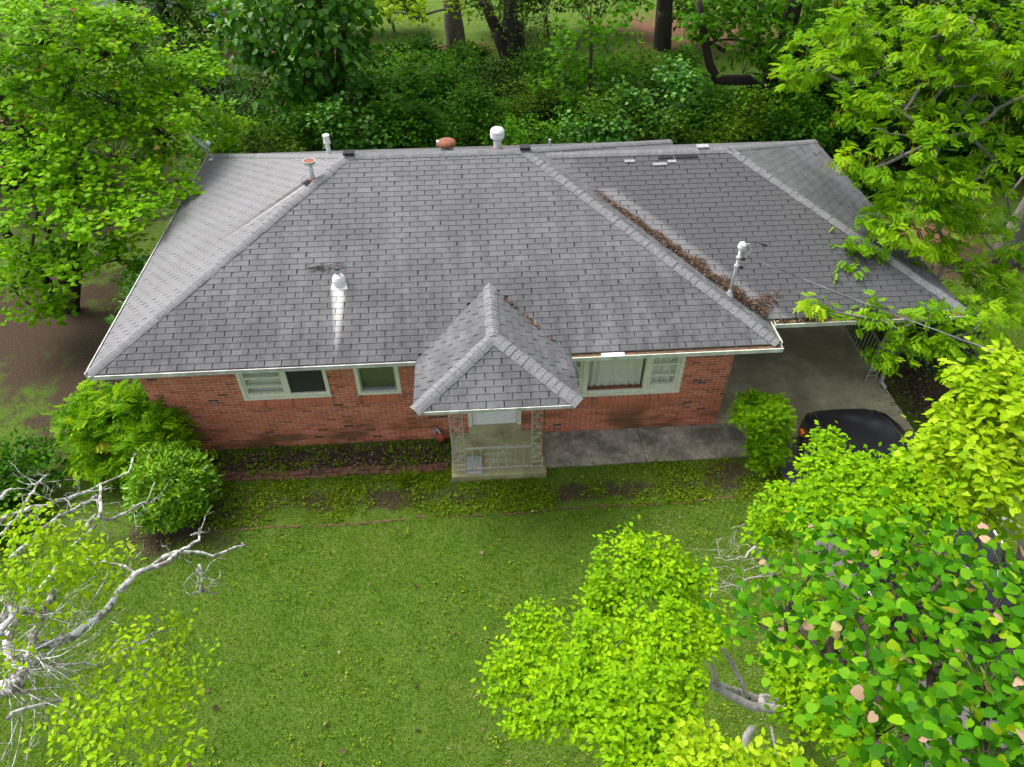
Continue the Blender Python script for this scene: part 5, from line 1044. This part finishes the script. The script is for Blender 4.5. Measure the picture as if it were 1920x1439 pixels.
gtree('slim tree with bright star-shaped leaves behind the ridge', (1108, 262), None, [(1080, 60, 50, 0, 22, .8), (1140, 60, 50, 0, 22, .8), (1060, 120, 34, 0, 12, .8), (1110, 130, 44, 0, 18, .8), (1160, 150, 30, 0, 10, .8), (1080, 190, 32, -.5, 12, .8), (1130, 180, 30, 0, 10, .7), (1030, 170, 26, 0, 7, .8), (1100, 235, 34, -.6, 12, .8), (1060, 225, 24, -.5, 7, .7), (1110, -20, 80, 0, 24, .8)], STAR, 'sweetgum', .20, .07, 'bark_brown', per=8, stems_px=[(1105, 140, 0), (1110, 40, 0)], droop=.5, up=1.1, spread=.2, twigs=.35)
gtree('big dark-trunked sweetgum with a crooked low limb behind the carport', (1445, 250), None, [(1350, 30, 60, 0, 36, .8), (1430, 40, 60, 0, 36, .8), (1510, 60, 60, .3, 36, .8), (1400, 100, 50, -.6, 26, .8), (1450, 115, 40, -.6, 18, .8), (1480, 165, 32, -.8, 12, .8), (1470, 215, 34, -1, 14, .8), (1530, 190, 34, -.5, 14, .8), (1540, 140, 40, 0, 16, .8), (1460, 245, 30, -1, 10, .8), (1310, 60, 36, 0, 14, .8), (1580, 30, 60, .5, 26, .8), (1440, -60, 110, 0, 40, .8), (1560, 210, 22, -.5, 6, .8)], STAR, 'sweetgum', .22, .30, 'bark_dark', per=9, stems_px=[(1440, 120, 0), (1500, 90, .3)], top=(3.6, 9.0),  droop=.6, up=1.0, spread=.22, twigs=.25)
g0 = at(1445, 250, z=0); dt = bpy.data.objects['tree.002']
tl = MB()
for pts_, y0, y1, r0, r1, n_ in (([(1430, 175), (1400, 150), (1345, 150), (1330, 120), (1318, 60), (1310, 0)], 0, -.4, .22, .10, 8), ([(1505, 245), (1510, 190), (1530, 130), (1545, 100)], -.1, .2, .27, .20, 8), ([(1545, 100), (1600, 40), (1650, -30)], .2, .4, .2, .12, 8), ([(1295, 72), (1330, 80), (1358, 96)], -.3, -.2, .05, .08, 6), ([(1330, 140), (1280, 156)], -.3, -.6, .04, .02, 5)):
    P = [at(a, b, y=g0[1]+y0+(y1-y0)*i/(len(pts_)-1)) for i, (a, b) in enumerate(pts_)]; MB().tube([q-np.array((g0[0], g0[1], 0)) for q in P], np.linspace(r0, r1, len(P)), n_).build('limb', MT['bark_dark'], dt, smooth=True)
tl.tube([np.array(at(1505, 262, z=0))-np.array((g0[0], g0[1], 0)), at(1505, 245, y=g0[1]-.1)-np.array((g0[0], g0[1], 0))], [.34, .28], 8)
tl.build('second_trunk', MT['bark_dark'], dt, smooth=True)
gtree('straight grey trunk standing on the far lawn behind the ridge', (857, 90), None, [(880, -160, 150, 0, 50, .6), (760, -130, 110, 0, 36, .6), (850, -60, 60, 0, 14, .5), (720, 10, 40, -2, 10, .4), (780, 20, 36, -2, 9, .4), (700, 30, 26, -2.5, 6, .4), (840, 8, 24, -2, 4, .4)], STAR, 'dogwood_pale', .24, .34, 'bark_grey', per=8, stems_px=[(850, -40, 0), (852, 20, 0)], top=(5.0, 9.5),  spread=.24)
gtree('dark bare trunk standing in brown leaf litter behind the carport ridge', (1243, 92), None, [(1250, -160, 170, 0, 60, .6), (1180, 5, 50, -2, 12, .5), (1200, -60, 90, -1, 26, .5)], STAR, 'sweetgum', .24, .33, 'bark_dark', per=8, stems_px=[(1245, -40, 0), (1243, 20, 0)], top=(5.0, 9.5),  spread=.25)
gtree('leaning dark twin trunk wrapped in ivy behind the ridge', (965, 150), None, [(950, 60, 46, -.4, 26, 1.2), (985, 40, 50, -.3, 26, 1.2), (930, 10, 50, 0, 26, .9), (900, -60, 110, 0, 40, .7), (1010, 90, 40, -.5, 18, 1.2), (1020, -20, 60, 0, 26, .9)], DIAMOND, 'olive_leaf', .16, .26, 'bark_dark', per=9, stems_px=[(930, 60, 0), (905, 0, .2), (975, 40, .2)], top=(4.4, 9.5),  spread=.22)
gtree('dark leafy tree far back at the left beside the lawn gap', (330, 95), None, [(330, 40, 55, 0, 46, .9), (390, 80, 46, 0, 40, .8), (280, 80, 50, 0, 34, .9), (300, 0, 70, 0, 40, .8), (360, 20, 40, 0, 26, .9), (430, 60, 18, .5, 8, .8), (320, -60, 100, 0, 40, .7)], DIAMOND, 'shade_leaf', .26, .22, 'bark_dark', per=9, top=(3.6, 8.6), spread=.28)
gtree('dark green tree at the far left edge', (20, 330), None, [(20, 180, 70, 1, 60, 1.1), (60, 230, 60, .5, 44, 1.0), (10, 270, 60, 0, 40, .8), (-40, 120, 90, 1, 50, 1.1), (90, 300, 50, 0, 30, .8)], DIAMOND, 'shade_leaf', .20, .18, 'bark_dark', per=10, top=(3.6, 8.6), spread=.22)
gtree('dense dark tree at the upper right behind the pecan', (1760, 300), None, [(1650, 120, 80, 0, 70, .9), (1760, 60, 90, .5, 76, .9), (1860, 60, 90, .5, 76, .9), (1740, 180, 70, -.5, 50, .9), (1850, 190, 80, -.5, 60, .9), (1600, 40, 70, .5, 50, .9), (1760, -80, 150, .5, 60, .8), (1920, 150, 80, 0, 40, .9)], BROAD, 'shade_leaf', .22, .22, 'bark_dark', per=9, top=(3.6, 8.6), spread=.26)
# thicket: individual bushes, row by row
bush = [  # px, py of foot, radius px, height factor, leaf mat, tpl, size, label
    (470, 250, 62, 1.3, 'dark_leaf', DIAMOND, .12, 'dark twiggy evergreen bush behind the left roof corner'),
    (540, 262, 50, .7, 'shade_leaf', DIAMOND, .15, 'low green bush behind the dish corner of the roof'),
    (650, 268, 60, .9, 'olive_leaf', DIAMOND, .17, 'yellow-green drooping bush behind the white vent pipe'),
    (735, 235, 70, 1.0, 'shade_leaf', BROAD, .16, 'dark bush between the flue and the round vent'),
    (800, 262, 62, .8, 'shade_leaf', BROAD, .16, 'leafy bush just behind the red-domed vent'),
    (840, 205, 70, .9, 'shade_leaf', DIAMOND, .17, 'mid-row bush beyond the red-domed vent'),
    (890, 262, 55, .9, 'shade_leaf', BROAD, .15, 'bush directly behind the white vent stack'),
    (975, 255, 62, 1.3, 'olive_leaf', DIAMOND, .13, 'olive-green fine-leaved bush behind the ridge end'),
    (870, 130, 40, .8, 'olive_leaf', DIAMOND, .17, 'small olive bush at the foot of the grey trunk'),
    (1040, 250, 50, 1.2, 'dark_leaf', DIAMOND, .14, 'dark bush behind the slim star-leaved tree'),
    (1180, 245, 70, 1.2, 'dark_leaf', DIAMOND, .15, 'dark thicket bush left of the brown clearing'),
    (1245, 225, 60, 1.1, 'shade_leaf', DIAMOND, .16, 'dark green bush below the bare dark trunk'),
    (1310, 262, 70, .9, 'shade_leaf', BROAD, .15, 'ivy-green bush behind the carport ridge'),
    (1390, 258, 60, .9, 'shade_leaf', BROAD, .15, 'ivy-green bush at the foot of the crooked-limbed tree'),
    (1330, 205, 55, .8, 'shade_leaf', DIAMOND, .16, 'bush under the crooked low limb'),
    (1590, 280, 60, 1.0, 'shade_leaf', BROAD, .16, 'bush behind the far carport corner'),
    (1660, 300, 70, 1.0, 'dark_leaf', BROAD, .16, 'very dark bush beside the far carport corner'),
    (1740, 300, 70, .9, 'shade_leaf', BROAD, .16, 'dark bush under the pecan limbs'),
    (1830, 330, 70, .9, 'shade_leaf', BROAD, .16, 'dark bush left of the pecan trunk'),
    (1910, 320, 70, .9, 'shade_leaf', BROAD, .16, 'dark bush behind the pecan trunk at the right edge'),
    (1630, 360, 40, .8, 'dark_leaf', DIAMOND, .14, 'small dark bush close behind the carport slope'),
    (700, 150, 50, .8, 'shade_leaf', DIAMOND, .18, 'far bush beside the fallen branch'),
    (770, 130, 46, .9, 'shade_leaf', DIAMOND, .18, 'far bush in front of the far lawn'),
    (60, 330, 60, .9, 'dark_leaf', DIAMOND, .15, 'dark bush behind the redbud at the left edge'),
    (230, 240, 60, .9, 'shade_leaf', DIAMOND, .17, 'dark bush hidden behind the redbud crown'),
    (420, 200, 45, .9, 'dark_leaf', DIAMOND, .15, 'dark bush beside the bright lawn gap'),
    (600, 215, 60, 1.0, 'shade_leaf', BROAD, .17, 'shade bush under the drooping broad leaves'),
    (770, 190, 62, 1.0, 'shade_leaf', BROAD, .17, 'second-row bush behind the flue pipe'),
    (920, 210, 60, 1.1, 'dark_leaf', DIAMOND, .15, 'dark second-row bush behind the vent stack'),
    (1000, 190, 55, 1.2, 'shade_leaf', DIAMOND, .16, 'second-row bush beside the ivy-wrapped trunk'),
    (1110, 200, 60, 1.2, 'shade_leaf', DIAMOND, .16, 'second-row bush behind the slim star-leaved tree'),
    (1180, 180, 55, 1.1, 'olive_leaf', DIAMOND, .15, 'thin olive bush at the edge of the brown clearing'),
    (1270, 170, 45, 1.0, 'shade_leaf', DIAMOND, .17, 'green bush beside the bare dark trunk'),
    (1460, 210, 55, 1.2, 'shade_leaf', BROAD, .16, 'bush between the two dark trunks'),
    (1545, 235, 55, 1.3, 'dark_leaf', BROAD, .16, 'dark bush beside the leaning dark trunk'),
    (1700, 240, 80, 1.3, 'shade_leaf', BROAD, .17, 'tall shade bush behind the carport corner'),
    (1810, 250, 80, 1.2, 'dark_leaf', BROAD, .17, 'tall very dark bush beneath the pecan crown'),
    (1900, 240, 80, 1.2, 'shade_leaf', BROAD, .17, 'tall bush at the upper right edge'),
    (850, 165, 50, .9, 'shade_leaf', DIAMOND, .18, 'third-row bush left of the ivy-wrapped trunk'),
    (690, 215, 60, 1.1, 'shade_leaf', DIAMOND, .17, 'second-row bush right of the drooping tree'),
    (330, 180, 60, 1.0, 'dark_leaf', DIAMOND, .17, 'dark bush behind the top of the redbud'),
    (120, 230, 80, 1.0, 'dark_leaf', DIAMOND, .17, 'dark bush far behind the redbud stems'),
    (560, 80, 60, 1.9, 'shade_leaf', DIAMOND, .22, 'far bush behind the drooping broad-leaved tree'),
    (640, 60, 55, 1.9, 'dark_leaf', DIAMOND, .22, 'far dark bush above the white vent pipe'),
    (740, 60, 50, 1.9, 'shade_leaf', DIAMOND, .22, 'far bush at the edge of the far lawn'),
    (940, 60, 60, 1.9, 'shade_leaf', DIAMOND, .22, 'far bush behind the ivy-wrapped trunk'),
    (1030, 70, 60, 1.9, 'dark_leaf', DIAMOND, .22, 'far dark bush above the thin pipe'),
    (1120, 60, 60, 1.9, 'shade_leaf', DIAMOND, .22, 'far bush behind the star-leaved crown'),
    (1320, 90, 60, 1.9, 'shade_leaf', DIAMOND, .22, 'far bush behind the crooked limb'),
    (1420, 80, 60, 2.0, 'dark_leaf', DIAMOND, .22, 'far dark bush behind the sweetgum crown'),
    (1540, 60, 70, 2.0, 'shade_leaf', DIAMOND, .22, 'far bush left of the pecan crown'),
    (1680, 60, 80, 2.0, 'dark_leaf', DIAMOND, .22, 'far dark bush behind the pecan crown'),
    (1850, 60, 90, 2.0, 'shade_leaf', DIAMOND, .22, 'far bush at the upper right corner'),
    (150, 60, 80, 1.9, 'dark_leaf', DIAMOND, .22, 'far dark bush behind the redbud top'),
]
for (a, b, r, h, lf, tp_, sz, lab) in bush:
    g = at(a, b, z=0); rr = r*np.linalg.norm(g-CAM)/FPX; g[2] = 0
    bl = [(g[0]+random.uniform(-.2, .2)*rr, g[1]+random.uniform(-.2, .2)*rr, rr*h*.62, rr*.95, rr*.8, rr*h*.62, 95)]
    for k in range(4):
        an = random.uniform(0, 6.28); q = rr*.6; bl.append((g[0]+q*math.cos(an), g[1]+q*.7*math.sin(an), rr*h*random.uniform(.35, 1.0), rr*.5, rr*.45, rr*h*.4, 32))
    shrub('bush', lab, g, bl, tp_, lf, sz, per=10, spread=.17, up=.9, droop=.3, trunk_r=.05, twigs=.12, group='thicket behind the house')
for k in range(15):
    x = -1.6+k*1.42+random.uniform(-.3, .3); y = 11.8+random.uniform(-.5, .8); rr = random.uniform(.95, 1.35); hh = random.uniform(1.5, 2.6); lf, tp_, sz = random.choice((('shade_leaf', BROAD, .15), ('sweetgum', DIAMOND, .14), ('shade_leaf', DIAMOND, .15), ('glossy', BROAD, .15), ('olive_leaf', DIAMOND, .14)))
    lab = ('first', 'second', 'third', 'fourth', 'fifth', 'sixth', 'seventh', 'eighth', 'ninth', 'tenth', 'eleventh', 'twelfth', 'thirteenth', 'fourteenth', 'fifteenth')[k]+' from the left of the bushes just behind the roof ridge'
    bl = [(x, y, hh*.5, rr, rr*.8, hh*.5, 90)]+[(x+random.uniform(-.9, .9)*rr, y+random.uniform(-.5, .3), hh*random.uniform(.5, 1.15), rr*.42, rr*.42, rr*.38, 26) for _ in range(4)]
    shrub('bush', lab, (x, y, 0), bl, tp_, lf, sz, per=9, spread=.16, up=.9, droop=.35, trunk_r=.05, twigs=.12, group='bushes close behind the house')
# far belt of woods so that the ground does not run bare to the horizon
Vs = []; far_rows = []
for k in range(90):
    an = random.uniform(-1.5, 1.5); d = random.uniform(52, 95); x, y = 6+d*math.sin(an), -10+d*math.cos(an); far_rows.append((x, y, random.uniform(3, 6), random.uniform(3, 5), random.uniform(3, 5), random.uniform(3, 5)))
P = [];
for b in far_rows:
    d = unit(RNG.normal(size=(420, 3))); P.append(scatter(np.array(b[:3])+d*np.array(b[3:]), d, 2, .4, .8, .3, .8, DIAMOND))
V, T, R = joinv(P); V[:, 2] = np.maximum(V[:, 2], .02); link('far_woods', tri_mesh('far_woods', V, T, R, MT['shade_leaf']), None, kind='stuff', label='distant mass of dark green woods')

# ------------------------------------------------------------------ far yard
sh = at(255, 45, z=0); shed = thing('white_shed', 'white boarded shed glimpsed between the trees far behind the redbud', 'shed', (sh[0]-1.0, sh[1]+2.5, 0))
MB().box((-2, 0, 0), (2, 3, 2.3)).build('wall', MT['siding'], shed); MB().hexa([(-2.2, -.25, 2.3), (2.2, -.25, 2.3), (2.2, 3.25, 2.3), (-2.2, 3.25, 2.3), (-2.2, 1.45, 3.2), (2.2, 1.45, 3.2), (2.2, 1.55, 3.2), (-2.2, 1.55, 3.2)]).build('roof', MT['deck'], shed)
MB().box((-.6, -.03, .02), (.3, -.003, 1.95)).build('door', MT['dark'], shed)
for i, (a, b) in enumerate(((402, 36), (411, 38))):
    g = at(a, b+6, z=0); bn = thing('storage_bin', ('blue plastic bin on the far lawn, nearer the redbud', 'blue plastic bin on the far lawn, nearer the broad-leaved tree')[i], 'bin', (g[0], g[1], 0), 'blue bins on the far lawn')
    MB().hexa([(-.14, -.12, 0), (.14, -.12, 0), (.14, .12, 0), (-.14, .12, 0), (-.17, -.15, .34), (.17, -.15, .34), (.17, .15, .34), (-.17, .15, .34)]).build('tub', MT['blue'], bn); MB().box((-.18, -.16, .341), (.18, .16, .37)).build('lid', MT['blue'], bn)
g = at(371, 30, z=0); MB().tube([(0, 0, 0), (-.05, .05, 1.4), (-.12, .05, 2.6)], .045, 7).build('garden_post', MT['pvc'], None, (g[0], g[1], 0), label='thin pale leaning post at the far lawn', category='post')
g = at(394, 32, z=0); MB().tube([(0, 0, 0), (-.03, 0, 1.2)], .03, 6).build('garden_post', MT['bark_dark'], None, (g[0], g[1], 0), label='short dark post beside the blue bins', category='post')
g = at(697, 95, z=0); m = MB(); m.tube([(-.7, .3, .3), (0, 0, .12), (.5, -.05, .06), (.9, .1, .05)], [.03, .05, .05, .03], 6); m.build('fallen_branch', MT['bark_pale'], None, (g[0], g[1], 0), label='pale fallen branch on the slope behind the house', category='branch')
def litter2():
    a, b = random.gauss(430, 14), random.gauss(35, 9); q = at(a, max(b, 8), z=0); return (q[0], q[1], .02+random.random()*.08)
chips(900, litter2, .14, 'brush_pile', 'brown brush pile beside the blue bins')

# ------------------------------------------------------------------ lawn blades, weeds, litter
_lat = RNG.random((256, 256))
def vn(x, y, f):        # smooth value noise
    x = np.asarray(x)*f+37; y = np.asarray(y)*f+91; i = np.floor(x).astype(int); j = np.floor(y).astype(int); u = x-i; v = y-j; u = u*u*(3-2*u); v = v*v*(3-2*v)
    g = lambda a, b: _lat[a % 256, b % 256]
    return g(i, j)*(1-u)*(1-v)+g(i+1, j)*u*(1-v)+g(i, j+1)*(1-u)*v+g(i+1, j+1)*u*v
def vs2(x, y): return .45*vn(x*.8+y*.6, y*.8-x*.6, .9)+.30*vn(x*.5-y*.87, y*.5+x*.87, 2.3)+.25*vn(x, y, 5.1)
def blades(n, xr, yr, keep, size, mat, name, label, lean=.5, tpl=BLADE):
    x = RNG.uniform(*xr, n); y = RNG.uniform(*yr, n); k = keep(x, y) > RNG.random(n); x, y = x[k], y[k]; n = len(x)
    z = np.zeros(n); z[(x > 12.25) & (x < 15.45)] = .01
    ax = unit(np.stack([RNG.normal(0, lean, n), RNG.normal(0, lean, n), np.ones(n)], 1)); nm = unit(RNG.normal(size=(n, 3)))
    clump = .38*vn(x*.8+y*.6, y*.8-x*.6, .45)+.32*vn(x*.5-y*.87, y*.5+x*.87, 1.7)+.30*vn(x, y, 6.5); clump = np.clip((clump-.5)*1.7+.5, 0, 1)
    V, T = leaf_arrays(tpl, np.stack([x, y, z], 1), ax, nm, size*RNG.uniform(.5, 1.3, n)*(.75+.5*clump)); R = np.repeat(np.clip(clump*.80+RNG.normal(.12, .17, n), 0, 1), len(tpl[0]))
    return link(name, tri_mesh(name, V, T, R, MT[mat]), None, kind='stuff', label=label)
def paved(x, y): return ((x > 12.2) & (x < 15.5) & (y < -.4)) | ((x > 7.55) & (x < 11.85) & (y > -.98)) | ((x > 5.66) & (x < 7.58) & (y > -1.22)) | ((x > -.05) & (x < 15.5) & (y > -.03))
def soil_f(x, y):
    s = np.zeros_like(x)
    for (cx, cy, rx, ry) in ((-4.5, 4.2, 3.6, 3.4), (-2.4, 2.2, 1.4, 2.6), (.6, -1.9, 1.2, .8), (16.4, .6, 1.0, 1.9), (3.2, -.45, 2.9, .42)): s = np.maximum(s, 1-np.sqrt(((x-cx)/rx)**2+((y-cy)/ry)**2))
    return np.clip(s*1.6, 0, .8)
blades(230000, (-4.5, 12.3), (-8.2, -2.05), lambda x, y: (1-soil_f(x, y))*~paved(x, y), .055, 'grass', 'front_lawn_grass', 'fine short green grass of the front lawn')
blades(40000, (.9, 12.2), (-2.05, -.9), lambda x, y: np.clip(vs2(x, y)*3.2-1.0, .2, 1)*~paved(x, y), .06, 'weed', 'bed_grass', 'yellowish weedy grass between the brick edging and the house')
blades(60000, (-9, -.6), (-2.05, 7), lambda x, y: (.75-soil_f(x, y))*~paved(x, y), .06, 'grass', 'side_lawn_grass', 'thin grass on the shady side yard')
blades(90000, (15.46, 24), (-8, 5), lambda x, y: (1-soil_f(x, y))*~paved(x, y), .065, 'weed', 'right_lawn_grass', 'bright grass beyond the driveway')
def weeds(n, xr, yr, sx, name, label, size=.05, prob=None):
    cx = RNG.uniform(*xr, n); cy = RNG.uniform(*yr, n); keep = ~paved(cx, cy)
    if prob is not None: keep &= prob(cx, cy) > RNG.random(n)
    c = np.stack([cx[keep], cy[keep], np.full(keep.sum(), .025)], 1); d = np.tile((0, 0, .4), (len(c), 1)); V, T, R = scatter(c, d, 6, sx, 1.5, -.2, size, BROAD); V[:, 2] = np.maximum(V[:, 2], .006)
    link(name, tri_mesh(name, V, T, R, MT['weed']), None, kind='stuff', label=label)
weeds(2600, (1.0, 12.2), (-2.02, -.95), .05, 'bed_weeds', 'broad-leaved weeds in the strip in front of the house', .042, lambda x, y: np.clip(vs2(x, y)*4-1.6, .06, 1))
weeds(150, (.9, 5.6), (-.78, -.05), .05, 'flower_bed_weeds', 'scattered weeds in the flower bed under the windows', .055)
weeds(1500, (-3, 12.2), (-8, -2.1), .05, 'lawn_weeds', 'lighter clover tufts in the front lawn', .040, lambda x, y: np.clip(vn(x, y, .9)*2.2-.9, .05, 1))
tuft = thing('grass_tuft', 'taller spiky grass tuft beside the flower bed edging', 'grass tuft', (4.78, -1.12, 0))
n = 160; ax = unit(np.stack([RNG.normal(0, .75, n), RNG.normal(0, .75, n), np.full(n, .9)], 1)); V, T = leaf_arrays(BLADE, RNG.normal(0, .05, (n, 3))*np.array((1, 1, 0)), ax, unit(RNG.normal(size=(n, 3))), RNG.uniform(.15, .34, n)); V[:, :] = V
link('leaves', tri_mesh('leaves', V, T, np.repeat(RNG.uniform(.3, 1, n), 3), MT['weed']), tuft)
chips(2600, lambda: (random.uniform(.9, 5.6), -.06-random.random()**.8*.72, .008+random.random()*.02), .055, 'bed_mulch', 'dead leaves and mulch in the flower bed')
chips(500, lambda: (random.gauss(.7, .8), random.gauss(-1.7, .5), .008+random.random()*.02), .06, 'shrub_litter', 'dead leaves under the rounded shrub')
chips(700, lambda: (random.gauss(15.95, .35), random.uniform(-1.2, 2.0), .008+random.random()*.03), .08, 'carport_edge_litter', 'reddish dead leaves beside the carport slab')
chips(1600, lambda: (15.48+random.gauss(0, .10), random.uniform(-5.5, -1.2), .012+random.random()*.05), .08, 'driveway_edge_litter', 'dark leaf litter and twigs along the driveway edge')
for k, (x, y) in enumerate(((4.1, -4.0), (7.0, -4.4), (5.0, -5.6), (3.6, -6.3), (8.6, -3.4))): pass
lv = np.array([(random.uniform(0, 12), random.uniform(-7.5, -1.0), .045) for _ in range(70)])
chips(70, lambda it=iter(lv): tuple(next(it)), .07, 'lawn_leaves', 'scattered tan dead leaves on the lawn', tpl=BROAD)
